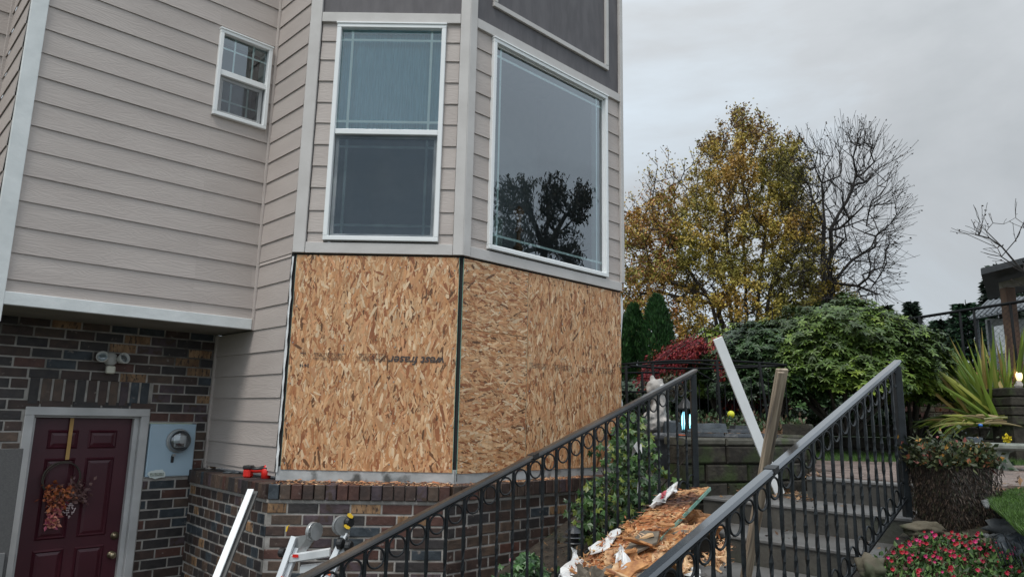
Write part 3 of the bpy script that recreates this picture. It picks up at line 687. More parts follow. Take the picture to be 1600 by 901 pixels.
caprow(FBp, lB, .0705, .0775, .285, (30, 10, 22, 4, 24, 2, 8), .006)
caprow(FCp, lC, .072, .0785, .20, (38, 12, 10, 2, 30, 6, 2), .02)
# wood chips and sawdust on the ledge
rng = random.Random(31); mb = MB()
def chip(mb, p, s, rng, cols):
    a = rng.uniform(0, 6.3); t_ = rng.uniform(-.5, .5); u = Vector((math.cos(a), math.sin(a), t_ * .6)) * s; w = Vector((-math.sin(a), math.cos(a), rng.uniform(-.5, .5))) * s * rng.uniform(.2, .5)
    c = rng.choice(cols); v = rng.uniform(.7, 1.15)
    mb.add([p - u - w * .6, p + u * .8 - w, p + u + w * .5, p - u * .7 + w], [(0, 1, 2, 3)], 0, tuple(x * v for x in c))
chipc = [(.5, .2, .09), (.58, .28, .14), (.64, .38, .2), (.4, .15, .07), (.72, .5, .3)]
for k in range(5200):
    f = rng.random()
    if f < .56: x = rng.uniform(.02, lB); M_ = FBp; y = rng.uniform(-.015, .25); dn = 1
    else: x = rng.uniform(0, lC * .8); M_ = FCp; y = rng.uniform(-.015, .17)
    if noise.noise(Vector((x * 3, y * 5, 1))) < -.12 and rng.random() < .8: continue
    h = .004 + max(0, noise.noise(Vector((x * 5, y * 8, 7)))) * .022
    chip(mb, M_ @ Vector((x, y, ZL + rng.uniform(.001, h))), rng.uniform(.003, .011), rng, chipc)
for k in range(60): chip(mb, FBp @ Vector((rng.uniform(.05, lB), rng.uniform(0, .22), ZL + .014)), rng.uniform(.015, .035), rng, chipc)
tag(mb.build('wood_chips', osb_str), 'reddish wood chips and sawdust scattered along the brick ledge', 'wood chips', None, 'stuff')

# ------------------------------------------------------------------ door, frame, meter, light
mb = MB(); y0 = -.012
mb.bbox(DS0, DS0 + .062, y0, .1, -2.1, DTOP - .062, .004); mb.bbox(DS1 - .062, DS1, y0, .1, -2.1, DTOP - .062, .004); mb.bbox(DS0, DS1, y0, .1, DTOP - .062, DTOP, .004)
mb.bbox(DS0 + .062, DS0 + .08, .03, .12, -2.1, DTOP - .08, .003); mb.bbox(DS1 - .10, DS1 - .062, .03, .16, -2.1, DTOP - .075, .003); mb.bbox(DS0 + .062, DS1 - .062, .03, .12, DTOP - .078, DTOP - .062, .003)
dfr = part(mb, 'door_frame', frame_m, house, FE)
dx0, dx1, dzt = DS0 + .08, DS1 - .10, DTOP - .078
mb = MB(); mb.box(dx0, dx1, .085, .12, -2.1, dzt)
door = part(mb, 'door', door_m, house, FE, label='dark burgundy panelled front door')
Wd = dx1 - dx0
def dpanel(xa, xb, za, zb):
    mb = MB(); b_ = .022
    # recessed moulding ring and raised field
    o_ = [(xa, .085, za), (xb, .085, za), (xb, .085, zb), (xa, .085, zb)]; m2 = [(xa + .012, .074, za + .012), (xb - .012, .074, za + .012), (xb - .012, .074, zb - .012), (xa + .012, .074, zb - .012)]
    i_ = [(xa + b_, .0835, za + b_), (xb - b_, .0835, za + b_), (xb - b_, .0835, zb - b_), (xa + b_, .0835, zb - b_)]
    f_ = [(xa + b_ + .02, .077, za + b_ + .02), (xb - b_ - .02, .077, za + b_ + .02), (xb - b_ - .02, .077, zb - b_ - .02), (xa + b_ + .02, .077, zb - b_ - .02)]
    vs = o_ + m2 + i_ + f_; fs = []
    for r0 in (0, 4, 8): fs += [(r0 + k, r0 + (k + 1) % 4, r0 + 4 + (k + 1) % 4, r0 + 4 + k) for k in range(4)]
    fs.append((12, 13, 14, 15)); mb.add(vs, fs); mb.build('door_panel', door_m, door, FE)
for xa, xb in ((dx0 + .10, dx0 + Wd * .45), (dx0 + Wd * .55, dx1 - .10)):
    dpanel(xa, xb, -.30, -.16); dpanel(xa, xb, -.96, -.37); dpanel(xa, xb, -1.75, -1.03)
for (px, py, rr, nm) in ((174, 839, .028, 'deadbolt'), (168, 869, .026, 'door_knob')):
    p = FE.inverted() @ vert(px, py, PD, A_ANG); mb = MB(); Mk = FE @ Matrix.Translation((p.x + .045, .085, p.z)) @ Matrix.Rotation(R(90), 4, 'X')
    prof = [(rr * 1.1, 0), (rr * 1.1, .008), (rr * .6, .012)] + ([(rr * .55, .018), (rr * .2, .02)] if nm == 'deadbolt' else [(.011, .018), (.011, .035), (rr * .85, .042), (rr, .052), (rr * .9, .062), (rr * .3, .068)])
    mb.lathe(prof, 18, Mk); mb.build(nm, brass, door, I4, True)
# wreath hanging on a gold strap
Mw = FE @ Matrix.Translation((-1.035, .06, -.52))
wr = thing('door_wreath', 'autumn wreath of orange leaves and berries hung on the burgundy door', 'wreath', M=Mw)
mb = MB(); mb.box(-.006, .020, -.0, .003, .14, .455); mb.box(-.006, .02, 0, .03, .452, .455); mb.build('hanger_strap', gold, wr, Mw)
mb = MB(); mb.ring((-.015, -.01, 0.0), .125, .007, (1, 0, 0), (0, 0, 1), 28, 6); mb.ring((-.015, -.018, 0), .118, .004, (1, 0, .1), (0, 0, 1), 28, 5); mb.build('vine_hoop', bark, wr, Mw, True)
rng = random.Random(77); mb = MB()
def leafquad(mb, p, d, n, l_, w, col):
    d = d.normalized(); s_ = d.cross(n).normalized() if d.cross(n).length > 1e-4 else d.orthogonal()
    mid = p + d * l_ * .5
    mb.add([p, mid + s_ * w * .5 - n * w * .12, p + d * l_, mid - s_ * w * .5 - n * w * .12], [(0, 1, 2, 3)], 0, col)
for k in range(520):
    f = rng.random()
    if f < .5: c = Vector((rng.gauss(-.02, .055), -.03 - rng.random() * .05, rng.gauss(-.11, .04))); col = rng.choice([(.28, .07, .02), (.36, .11, .03), (.22, .05, .025), (.10, .045, .035)])
    elif f < .75: c = Vector((rng.gauss(.09, .035), -.03 - rng.random() * .04, rng.gauss(-.09, .045))); col = rng.choice([(.12, .06, .06), (.17, .09, .08), (.09, .04, .04)])
    else: t_ = rng.random(); c = Vector((-.02 + rng.gauss(0, .022) - .03 * t_, -.03 - rng.random() * .02, -.14 - .20 * t_)); col = rng.choice([(.4, .1, .1), (.3, .06, .1), (.45, .18, .12)])
    leafquad(mb, c, Vector((rng.gauss(0, 1), rng.gauss(-.3, .4), rng.gauss(-.4, .8))), Vector((rng.gauss(0, .5), -1, rng.gauss(0, .5))).normalized(), rng.uniform(.02, .05), rng.uniform(.012, .03), col)
tag(mb.build('silk_leaves', leaf, wr, Mw), kind='stuff')
mb = MB()
for k in range(60): mb.blob((rng.gauss(.055, .02), -.04, -.21 + rng.gauss(0, .035)), .0055, 1, 0)
tag(mb.build('berries', mat('pale_berry', (.45, .33, .33), (.6, .5, .5), rough=.4), wr, Mw), kind='stuff')
# electric meter
mb = MB(); mb.bbox(-.482, -.118, -.02, .06, -.528, -.106, .006)
mt = part(mb, 'meter_box', meter_blue, house, FE, label='pale blue steel cabinet with a round electric meter')
pm = FE.inverted() @ vert(277, 688, PD, A_ANG); Mm = FE @ Matrix.Translation((pm.x, -.02, pm.z)) @ Matrix.Rotation(R(90), 4, 'X')
mb = MB(); mb.lathe([(.098, 0), (.098, .02), (.094, .026), (.09, .028)], 32, Mm); mb.lathe([(.012, 0), (.012, .03)], 10, FE @ Matrix.Translation((pm.x - .03, -.02, pm.z - .115)) @ Matrix.Rotation(R(90), 4, 'X')); mb.build('meter_ring', steel, mt, I4, False)
mb = MB(); mb.lathe([(.074, .026), (.072, .03)], 28, Mm, 0); mb.box(pm.x - .05, pm.x + .048, -.066, -.062, pm.z - .015, pm.z + .045, FE, 1); mb.box(pm.x - .046, pm.x + .046, -.067, -.063, pm.z - .05, pm.z - .017, FE, 1); mb.box(pm.x - .034, pm.x + .034, -.069, -.064, pm.z - .045, pm.z - .02, FE, 2)
mb.build('meter_face', [mat('meter_dark', (.09, .09, .095), rough=.5), mat('meter_label', (.5, .52, .52), rough=.5), black_pl], mt, I4)
mb = MB(); mb.lathe([(.086, .026), (.085, .06), (.076, .078), (.05, .086), (.01, .088)], 28, Mm); mb.build('meter_dome', glass_cl, mt, I4, True)
mb = MB(); mb.bbox(pm.x - .045, pm.x - .022, -.03, -.021, pm.z - .175, pm.z - .12, .003); mb.build('meter_seal', black_pl, mt, FE)
# small torn sticker-like bag taped below
mb = MB(); rng = random.Random(4); pts = []
for k in range(18):
    a = 2 * math.pi * k / 18; pts.append((-.395 + math.cos(a) * .072 * rng.uniform(.8, 1.1), -.026, -.505 + math.sin(a) * .038 * rng.uniform(.8, 1.15)))
mb.prism(pts, .004, (0, 1, 0)); mb.box(-.45, -.345, -.031, -.026, -.52, -.495, mi=1); mb.build('torn_sticker', [mat('sticker_white', (.62, .68, .66), (.7, .74, .72), rough=.5), mat('sticker_ink', (.18, .2, .18), (.4, .45, .4), scale=60, rough=.5)], mt, FE)
# twin floodlight
pf = FE.inverted() @ vert(172, 561, PD, A_ANG); Mf = FE @ Matrix.Translation((pf.x, 0, pf.z))
fl_m = mat('fixture_white', (.5, .5, .47), (.56, .56, .53), rough=.45)
mb = MB(); RX = Matrix.Rotation(R(90), 4, 'X')
mb.lathe([(.05, 0), (.052, .02), (.045, .045), (.01, .05)], 20, Mf @ RX)
fl = part(mb, 'floodlight', fl_m, house, I4, True, label='white twin-head floodlight with motion sensor')
for sx in (-1, 1):
    mb = MB(); Mh = Mf @ Matrix.Translation((sx * .072, -.075, .005)) @ Matrix.Rotation(R(22 * sx), 4, 'Z') @ Matrix.Rotation(R(72), 4, 'X')
    mb.lathe([(.018, -.05), (.03, -.03), (.042, .0), (.045, .025), (.04, .03), (.036, .012), (.02, .01)], 20, Mh); mb.tube([Mf @ Vector((sx * .03, -.03, .005)), Mf @ Vector((sx * .055, -.06, .008))], .009, 8)
    mb.build('lamp_head', fl_m, fl, I4, True)
    mb = MB(); mb.lathe([(.02, .011), (.034, .014), (.02, .02), (.005, .022)], 16, Mh); mb.build('lens', glass_cl, fl, I4, True)
mb = MB(); mb.bbox(-.032, .030, -.075, -.03, -.115, -.055, .008); mb.build('motion_sensor', mat('sensor_cream', (.62, .6, .5), rough=.4), fl, Mf)
# grey sheet standing in the lower left corner
Mg = FE @ Matrix.Translation((0, -.30, 0))
pg = Mg.inverted() @ vert(36.5, 700, (Mg.translation.x, Mg.translation.y), A_ANG)
gp = thing('grey_sheet', 'plain grey sheet standing beside the burgundy door in the lower left corner', 'panel', Mg @ Vector((pg.x - .4, 0, -2.1)))
mb = MB(); mb.bbox(pg.x - .9, pg.x, -.015, .015, -2.1, pg.z, .002); mb.build('sheet', greypanel, gp, Mg)
p5 = Mg.inverted() @ vert(7, 862, (Mg.translation.x, Mg.translation.y), A_ANG)
mb = MB(); mb.bbox(p5.x - .6, p5.x, -.035, -.016, -2.1, p5.z, .002); mb.build('lower_leaf', mat('grey_panel_light', (.15, .15, .15), (.18, .18, .18), rough=.6), gp, Mg)

# ================================================================== GROUND, STEPS, PATH
LPOST, RPOST = dep(1083, 578, 5.2), dep(1400, 564, 4.25)
BL, BR = toAB(LPOST.x, LPOST.y)[1], toAB(RPOST.x, RPOST.y)[1]
SL, RISE, A1, ZN1 = .338, .162, 4.726, -.538
RUN = RISE / SL
def stair_z(a): return min(ZN1 + RISE, ZN1 + RISE - SL * (A1 + RUN - a))
def H(x, y):
    a, b = toAB(x, y)
    if b < -2.82: return max(-2.15, stair_z(a) - .16 - .05 * max(0, 4.9 - a)) if a < 5.0 else -.50
    if b > -1.44:
        z = -.47 - .235 * (4.9 - a) if a < 4.9 else -.47 + (a - 4.9) * .25
        return max(-1.66, min(z, -.392))
    return max(-2.3, stair_z(a) - .25)
def gridmesh(x0, x1, y0, y1, st, hf, keep=None, jit=0):
    nx, ny = int((x1 - x0) / st), int((y1 - y0) / st); vs = []; mb = MB()
    for j in range(ny + 1):
        for i in range(nx + 1):
            x, y = x0 + i * st, y0 + j * st; vs.append((x, y, hf(x, y) + (jit * noise.noise(Vector((x * 4, y * 4, 0))) if jit else 0)))
    fs = []
    for j in range(ny):
        for i in range(nx):
            if keep and not keep(x0 + (i + .5) * st, y0 + (j + .5) * st): continue
            k = j * (nx + 1) + i; fs.append((k, k + 1, k + nx + 2, k + nx + 1))
    mb.add(vs, fs); return mb
WPOLY = [(1.41, 5.36), (1.95, 5.72), (2.45, 6.1), (2.95, 7.0), (3.6, 9.15), (8.6, 8.95)]
def behind_wall(x, y):       # inside the raised garden
    if y < 5.36 and x < 1.41: return False
    if x < WPOLY[0][0]: return toAB(x, y)[1] < -2.95 and y > 6.35 and x > .9
    for (xa, ya), (xb, yb) in zip(WPOLY, WPOLY[1:]):
        if xa <= x <= xb: return y > ya + (yb - ya) * (x - xa) / (xb - xa) + .05
    return y > 8.95
ground = gridmesh(-6, 12, -4, 14, .12, H, jit=.03).build('ground', soil, None, I4, True); tag(ground, kind='structure')
mb = MB(); mb.add([(-900, -900, -2.4), (900, -900, -2.4), (900, 1200, -2.4), (-900, 1200, -2.4)], [(0, 1, 2, 3)])
tag(mb.build('surrounding_land', grassm), kind='structure')
HG = lambda x, y: -.13 + .013 * max(0, min(y - 6, 12)) + (.04 if y > 8 else 0)
bed = gridmesh(.9, 26, 5.3, 34, .2, HG, behind_wall, .04).build('raised_garden', soil, None, I4, True); tag(bed, kind='structure')
# concrete steps (right boundary under the rail), each step a slab with its own tread
steps = link('steps', None, None, Matrix.Translation(AB(A1, -2.2, -2.3))); tag(steps, kind='structure')
for k in range(0, 12):
    aN = A1 - RUN * (k - 1); zt = ZN1 - RISE * (k - 1)
    aB = aN + RUN + .02 if k else aN + .62
    if k == 0: b0, b1 = -2.28, BR + .06
    else: b0, b1 = BL - .04, BR + .05
    M_ = Matrix(((UA.x, UB.x, 0, 0), (UA.y, UB.y, 0, 0), (0, 0, 1, 0), (0, 0, 0, 1)))
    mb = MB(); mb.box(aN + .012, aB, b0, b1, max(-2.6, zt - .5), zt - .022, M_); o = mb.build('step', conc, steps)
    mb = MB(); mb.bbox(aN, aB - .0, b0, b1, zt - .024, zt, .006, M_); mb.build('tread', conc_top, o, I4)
# side strip left of the top platform
mb = MB(); mb.box(A1 + RUN - .02, A1 + 1.2, BL - .04, -2.285, -.8, ZN1 - .004, M_); tag(mb.build('side_gutter', conc), kind='structure')
# path of pavers beyond the top step
path = link('path', None, None, Matrix.Translation((3, 6, -.4))); tag(path, kind='structure')
mb = MB(); mb.box(A1 + RUN + .6, 9.2, -2.28, 1.4, -.5, -.396, M_); mb.prism([AB(5.8, -2.281, -.396), AB(5.8, -2.45, -.396), AB(8.8, -4.6, -.396), AB(8.8, -2.281, -.396)], -.1, (0, 0, 1)); mb.build('path_bed', conc, path)
random.seed(5)
cache = None
aa = A1 + RUN + .09
mbp = MB(); mbp.bbox(0, .215, 0, .105, 0, .028, .004, mi=0); pme = mbp.mesh('paver', paver_m)
row = 0
def path_ok(a, b):
    x, y = AB(a, b, 0).x, AB(a, b, 0).y
    if b < -2.26 - max(0, a - 5.75) * .75 or behind_wall(x, y): return False
    if y < 4.55 + (x - 2.6) * .12 and x > 2.5: return False
    return b < -.0 and y < 7.35
while aa < 8.6:
    b = -2.24 + (.11 if row % 2 else 0) - .222 * 7
    while b < .1:
        if path_ok(aa + .05, b + .1):
            link('paver', pme, path, M_ @ Matrix.Translation((aa, b, -.392 + random.uniform(-.002, .003))) @ Matrix(((0, 1, 0, 0), (1, 0, 0, 0), (0, 0, 1, 0), (0, 0, 0, 1))) @ Matrix.Translation((0, 0, 0)))
        b += .222
    aa += .112; row += 1

# ================================================================== RAILINGS
def railing(label, post, B, a_end, h, joints, seed, hm=None):
    rng = random.Random(seed)
    a0 = toAB(post.x, post.y)[0]; zt = post.z
    root = thing('stair_railing', label, 'railing', AB(a0, B, zt - h - .06), 'black iron stair railings')
    P = lambda a, dz=0.0, db=0.0: AB(a, B + db, zt - SL * (a0 - a) + dz)
    # handrail sections: flat moulded bar
    cuts = [a0 + .03] + joints + [a_end]
    for i in range(len(cuts) - 1):
        hi, lo = cuts[i] - (.012 if i else 0), cuts[i + 1] + .012
        mb = MB(); w = .024
        for (bw, d0, d1) in ((w * .9, -.012, .0), (w * .58, -.024, -.012)):
            c = [P(lo, d0, -bw), P(lo, d0, bw), P(hi, d0, bw), P(hi, d0, -bw), P(lo, d1, -bw), P(lo, d1, bw), P(hi, d1, bw), P(hi, d1, -bw)]
            e_ = .004; c[4] = P(lo, d1, -bw + e_); c[5] = P(lo, d1, bw - e_); c[6] = P(hi, d1, bw - e_); c[7] = P(hi, d1, -bw + e_)
            mb.add(c, [(0, 3, 2, 1), (4, 5, 6, 7), (0, 1, 5, 4), (1, 2, 6, 5), (2, 3, 7, 6), (3, 0, 4, 7)])
        mb.build('handrail', hm or iron_rail, root)
        if i:
            mb = MB(); c = [P(cuts[i] - .02, -.02, -.0255), P(cuts[i] - .02, -.02, .0255), P(cuts[i] + .02, -.02, .0255), P(cuts[i] + .02, -.02, -.0255), P(cuts[i] - .02, .003, -.0255), P(cuts[i] - .02, .003, .0255), P(cuts[i] + .02, .003, .0255), P(cuts[i] + .02, .003, -.0255)]
            mb.add(c, [(0, 3, 2, 1), (4, 5, 6, 7), (0, 1, 5, 4), (1, 2, 6, 5), (2, 3, 7, 6), (3, 0, 4, 7)]); mb.build('rail_joint', black_pl, root)
    sp = .1145
    # bottom rail and the channel under the handrail
    for nm, dz, t in (('bottom_rail', -h, .013), ('top_channel', -.036, .008)):
        mb = MB(); c = []
        for a_ in (a_end, a0):
            for (db, dd) in ((-.013, 0), (.013, 0), (.013, t), (-.013, t)): c.append(P(a_, dz + dd, db))
        mb.add(c, [(0, 1, 2, 3), (7, 6, 5, 4), (0, 4, 5, 1), (1, 5, 6, 2), (2, 6, 7, 3), (3, 7, 4, 0)]); mb.build(nm, iron, root)
    # end post
    mb = MB(); q = P(a0 - .005); pw_ = .021
    mb.bbox(q.x - pw_, q.x + pw_, q.y - pw_, q.y + pw_, q.z - h - .1, q.z - .03, .003); mb.build('post', iron, root)
    # balusters: square bars with a slight hammered twist; one mesh, copied
    mb = MB(); n = 16; L_ = h - .03; vs = []; w = .0068
    for i in range(n + 1):
        z = -L_ + L_ * i / n; tw = (math.pi / 2) * max(0, min(1, (i - 5) / 6)) * 3
        k = 1 + .14 * math.sin(i * 2.3)
        for j in range(4):
            an = tw + math.pi / 4 + j * math.pi / 2 + R(44); vs.append((w * 1.35 * k * math.cos(an), w * 1.35 * k * math.sin(an), z))
    mb.add(vs, [(i * 4 + j, i * 4 + (j + 1) % 4, (i + 1) * 4 + (j + 1) % 4, (i + 1) * 4 + j) for i in range(n) for j in range(4)])
    bal = mb.mesh('baluster', iron)
    rm = MB(); rm.ring((0, 0, 0), .045, .0052, UA, (0, 0, 1), 20, 6); ringm = rm.mesh('ring', iron, True)
    cm = MB(); pts = []
    for i in range(15):
        t = i / 14 * 1.5 * math.pi; r_ = .019 + .012 * (1 - i / 14)
        pts.append(UA * (r_ * math.cos(t)) + Vector((0, 0, r_ * math.sin(t))))
    a = a0 - sp; k = 0; ball = MB(); ball.blob((0, 0, 0), .0085, 1, 0); ballm = ball.mesh('rivet', iron, True)
    while a > a_end:
        q = P(a, -.03); link('baluster', bal, root, Matrix.Translation(q))
        a -= sp
    a = a0 - sp * .5
    while a > a_end:
        dv = -.036 - .052 - .5 * sp * SL * .25
        q = P(a, dv); link('ring', ringm, root, Matrix.Translation(q))
        q = P(a, -h + .068); link('ring', ringm, root, Matrix.Translation(q))
        a -= sp
    return root
railL = railing('left black iron stair railing beside the planting bed, dull brown-black handrail', LPOST, BL, .75, .838, [2.9], 1, iron_rail_old)
railR = railing('right black iron stair railing in front, its handrail shining wet grey', RPOST, BR, 1.2, .80, [toAB(*vert(1205, 728, RPOST, 44).xy)[0]], 2)

# ================================================================== GARDEN WALLS
random.seed(9)
BLK = {}
def block_course(root, pts, z, h, L_, m, depth=.22, phase=0.0, name='block'):
    for (xa, ya), (xb, yb) in zip(pts, pts[1:]):
        Lg = math.hypot(xb - xa, yb - ya); M = frame((xa, ya), math.degrees(math.atan2(yb - ya, xb - xa)))
        n = max(1, round(Lg / L_)); w = Lg / n; x = -phase * w; i = 0
        while x < Lg - .01:
            u, v = max(x, 0), min(x + w, Lg)
            if v - u > .04:
                key = (round(v - u, 2), h, m.name, i % 3)
                if key not in BLK:
                    mb = MB(); mb.cbox(.004, v - u - .004, 0, depth, .003, h - .003, .014, j=.005); BLK[key] = mb.mesh(name, m)
                link(name, BLK[key], root, M @ Matrix.Translation((u, random.uniform(-.008, .01), z)))
            x += w; i += 1
def garden_wall(label, pts, ztop, zbot, hc, L_, cap=True):
    r = thing('garden_wall', label, 'wall', (pts[0][0], pts[0][1], zbot)); z = ztop; i = 0
    if cap: z -= .06; block_course(r, pts, z, .06, L_ * 1.0, block_top, .26, 0, 'cap_block')
    while z > zbot:
        z -= hc; block_course(r, pts, z, hc, L_, block_m, .22, .5 * (i % 2)); i += 1
    return r
garden_wall('mossy block retaining wall under the black slates beside the steps', [(1.30, 5.33), (2.02, 5.62), (2.50, 6.02)], -.118, -.62, .135, .42)
garden_wall('low dark block wall behind the lawn and the stone bench', [(2.55, 6.08), (2.98, 7.0), (3.62, 9.12), (8.7, 8.92)], .0, -.45, .15, .45, False)
# slates laid round the pond
random.seed(14)
def flat_stone(name, label, cat, c, w, d, h, ang, m, group=None, seed=0):
    rng = random.Random(seed); t = thing(name, label, cat, c, group, Matrix.Translation(Vector(c)) @ Matrix.Rotation(R(ang), 4, 'Z'))
    mb = MB(); n = 9; b = []; tp = []
    for k in range(n):
        a = 2 * math.pi * k / n; r_ = rng.uniform(.78, 1.08); b.append((math.cos(a) * w / 2 * r_, math.sin(a) * d / 2 * r_, 0)); tp.append((math.cos(a) * w / 2 * r_ * .93, math.sin(a) * d / 2 * r_ * .93, h * rng.uniform(.8, 1.1)))
    mb.add(b + tp, [tuple(range(n))[::-1], tuple(range(n, 2 * n))] + [(k, (k + 1) % n, n + (k + 1) % n, n + k) for k in range(n)])
    mb.build('stone', m, t, WM[t.name]); return t
slabs = [((1.56, 5.72, -.115), .34, .2, .03, 10, slate), ((1.86, 5.82, -.115), .36, .22, .028, 24, slate), ((2.12, 6.0, -.115), .3, .2, .03, 35, slate),
         ((1.62, 5.82, -.083), .36, .24, .035, 5, slate_b), ((1.95, 5.98, -.085), .34, .2, .03, 20, slate), ((1.66, 5.95, -.047), .3, .22, .035, -8, slate_b), ((1.98, 6.12, -.055), .24, .2, .03, 30, slate)]
for i, (c, w, d, h, an, m) in enumerate(slabs):
    flat_stone('slate_slab', 'flat dark slate laid on the mossy block wall beside the pond', 'slate', c, w, d, h, an, m, 'slates stacked round the pond', i)
flat_stone('flat_stone', 'pale flat stone on the right end of the mossy block wall', 'stone', (2.42, 6.13, -.115), .26, .2, .02, 30, block_top, seed=20)
# pond basin: cream pot with black liner folded over
pc = Vector((1.40, 6.05, -.62))
pond = thing('pond_basin', 'cream planter with black liner folded over its rim, statue above', 'pond', pc)
mb = MB(); mb.lathe([(.20, 0), (.235, .12), (.26, .3), (.27, .36)], 26, Matrix.Translation(pc)); mb.build('pot', pot_w, pond, I4, True)
mb = MB(); rng = random.Random(6); N_ = 40; rings = []
for r_, z, j in ((.30, .245, .03), (.305, .33, .02), (.295, .40, .012), (.29, .47, .008), (.31, .50, .006), (.25, .505, 0), (.02, .49, 0)):
    rings.append([pc + Vector((math.cos(2 * math.pi * k / N_) * (r_ + j * math.sin(k * 1.7 + z * 9)), math.sin(2 * math.pi * k / N_) * (r_ + j * math.sin(k * 1.7 + z * 9)), z + j * .9 * math.sin(k * .9) - (.05 * math.sin(k * .31) if z < .3 else 0))) for k in range(N_)])
mb.add([p for r_ in rings for p in r_], [(i * N_ + k, i * N_ + (k + 1) % N_, (i + 1) * N_ + (k + 1) % N_, (i + 1) * N_ + k) for i in range(len(rings) - 1) for k in range(N_)])
mb.build('liner', liner, pond, I4, True)
flat_stone('slate_slab', 'long thin dark slate across the rim of the pond basin', 'slate', (1.42, 5.93, -.115), .52, .26, .022, -3, slate, 'slates stacked round the pond', 31)
mb = MB(); mb.tube([dep(1058, 679, 5.74), dep(1079, 680, 5.78)], .006, 6); tag(mb.build('orange_tube', mat('orange_plastic', (.55, .12, .04), rough=.5)), 'short orange tube on the pond rim behind the railing', 'tube')
# statue: a crouched stone animal with one round eye
sc0 = Vector((1.215, 6.05, -.09))
st = thing('stone_statue', 'pale pitted stone animal statue looking right, behind the left railing', 'statue', sc0)
mb = MB()
body = [((.0, 0, .07), .10, (1, .9, .8)), ((.03, 0, .16), .085, (.95, .85, 1)), ((.05, 0, .25), .07, (.9, .8, 1.0)), ((.03, -.01, .36), .085, (1, .85, .95)), ((-.03, -.03, .12), .06, (1, 1, .8)), ((.09, -.03, .08), .055, (1.1, 1, .7)), ((.075, -.03, .2), .04, (.7, .7, 1.5))]
for i, (c, r_, s_) in enumerate(body): mb.blob(sc0 + Vector(c), r_, 3, .22, i + 3, 0, s_, 2.6)
mb.blob(sc0 + Vector((.0, -.0, .445)), .026, 2, .2, 9, 0, (.8, .7, 1.2)); mb.blob(sc0 + Vector((.07, -.02, .43)), .022, 2, .2, 10, 0, (1, .7, .9)); mb.blob(sc0 + Vector((.095, -.03, .35)), .035, 2, .2, 12, 0, (1.1, .9, .8))
ob = mb.build('statue_body', stone_w, st, I4, True); rmod = ob.modifiers.new('r', 'REMESH'); rmod.mode = 'VOXEL'; rmod.voxel_size = .009; rmod.use_smooth_shade = True
mb = MB(); mb.blob(sc0 + Vector((.062, -.085, .375)), .017, 2, 0, sc=(1, .5, 1)); mb.build('eye', mat('eye_white', (.6, .6, .58)), st, I4, True)
mb = MB(); mb.blob(sc0 + Vector((.066, -.094, .375)), .0075, 2, 0, sc=(1, .5, 1)); mb.build('pupil', black_pl, st, I4, True)
flat_stone('rock', 'small pointed dark rock beside the statue on the pond rim', 'rock', (1.36, 5.98, -.1), .16, .14, .1, 10, slate_b, seed=41)
# lit lantern
lc = Vector((1.50, 6.08, -.1))
ln = thing('solar_lantern', 'black lantern glowing blue-green behind the end of the left railing', 'lantern', lc)
mb = MB(); mb.lathe([(.07, 0), (.075, .02), (.05, .03)], 12, Matrix.Translation(lc)); mb.lathe([(.075, .2), (.08, .21), (.06, .235), (.035, .27), (.012, .30)], 12, Matrix.Translation(lc))
for k in range(6): a = k * math.pi / 3; mb.tube([lc + Vector((math.cos(a) * .066, math.sin(a) * .066, .02)), lc + Vector((math.cos(a) * .066, math.sin(a) * .066, .21))], .004, 5)
mb.build('lantern_body', black_pl, ln)
mb = MB(); mb.lathe([(.0165, .035), (.021, .08), (.019, .14), (.009, .18)], 12, Matrix.Translation(lc + Vector((-.02, -.02, 0)))); mb.lathe([(.006, .035), (.008, .1), (.004, .16)], 8, Matrix.Translation(lc + Vector((.03, -.03, 0)))); mb.build('glowing_bulb', glow, ln, I4, True)
# yellow ball
mb = MB(); mb.blob(dep(1142, 647, 6.9), .036, 2, .12, 3); tag(mb.build('yellow_ball', mat('yellow_rubber', (.6, .62, .03), (.7, .7, .05), rough=.5), None, I4, True), 'small yellow ball in the bed behind the white board', 'ball')

# black metal arbour frame: two curved rails on posts, with pickets behind
ar = thing('metal_arbour', 'low black metal frame with bowed top rails in front of the red maple', 'frame', (1.9, 6.8, -.15))
mb = MB()
def curve(pts, n=14):
    out = []
    for i in range(n + 1):
        t = i / n; a, b_, c = pts; out.append(a * (1 - t) ** 2 + b_ * 2 * t * (1 - t) + c * t * t)
    return out
tb = [curve([dep(972, 569, 6.2), dep(1100, 556, 6.0), dep(1228, 570, 6.5)]), curve([dep(972, 575, 6.6), dep(1060, 561, 6.9), dep(1118, 571, 6.5)]), curve([dep(985, 571, 6.3), dep(1060, 580, 6.6), dep(1225, 571, 6.52)]),
      curve([dep(1055, 564, 6.9), dep(1110, 573, 7.1), dep(1230, 571, 6.9)]), curve([dep(972, 583, 6.9), dep(1000, 581, 6.9), dep(1030, 582, 6.9)]), curve([dep(972, 612, 6.9), dep(990, 612, 6.9), dep(1012, 612, 6.9)])]
for t in tb: mb.tube(t, .011, 6)
mb.tube([dep(1086, 578, 6.3), dep(1119, 597, 6.4)], .007, 6)
mb.build('top_rail', iron_far, ar, I4, True)
for (px, py, Y, py2, px2) in ((1120, 561, 6.05, 680, 1127), (1186, 566, 6.3, 676, 1203), (1019, 566, 6.3, 640, 1026), (978, 570, 6.3, 640, 980), (1003, 580, 6.9, 650, 1006)):
    mb = MB(); a = dep(px, py, Y); b_ = dep(px2, py2, Y + .02); mb.tube([a, b_, Vector((b_.x, b_.y, b_.z - .1))], .0125, 8); mb.build('post', iron_far, ar, I4, True)
for k in range(11):
    px = 1092 + k * 13.5
    mb = MB(); a = dep(px, 600 if k < 6 else 590, 7.3); mb.tube([a, Vector((a.x, a.y, -.1))], .006, 5); mb.build('picket', iron_far, ar)

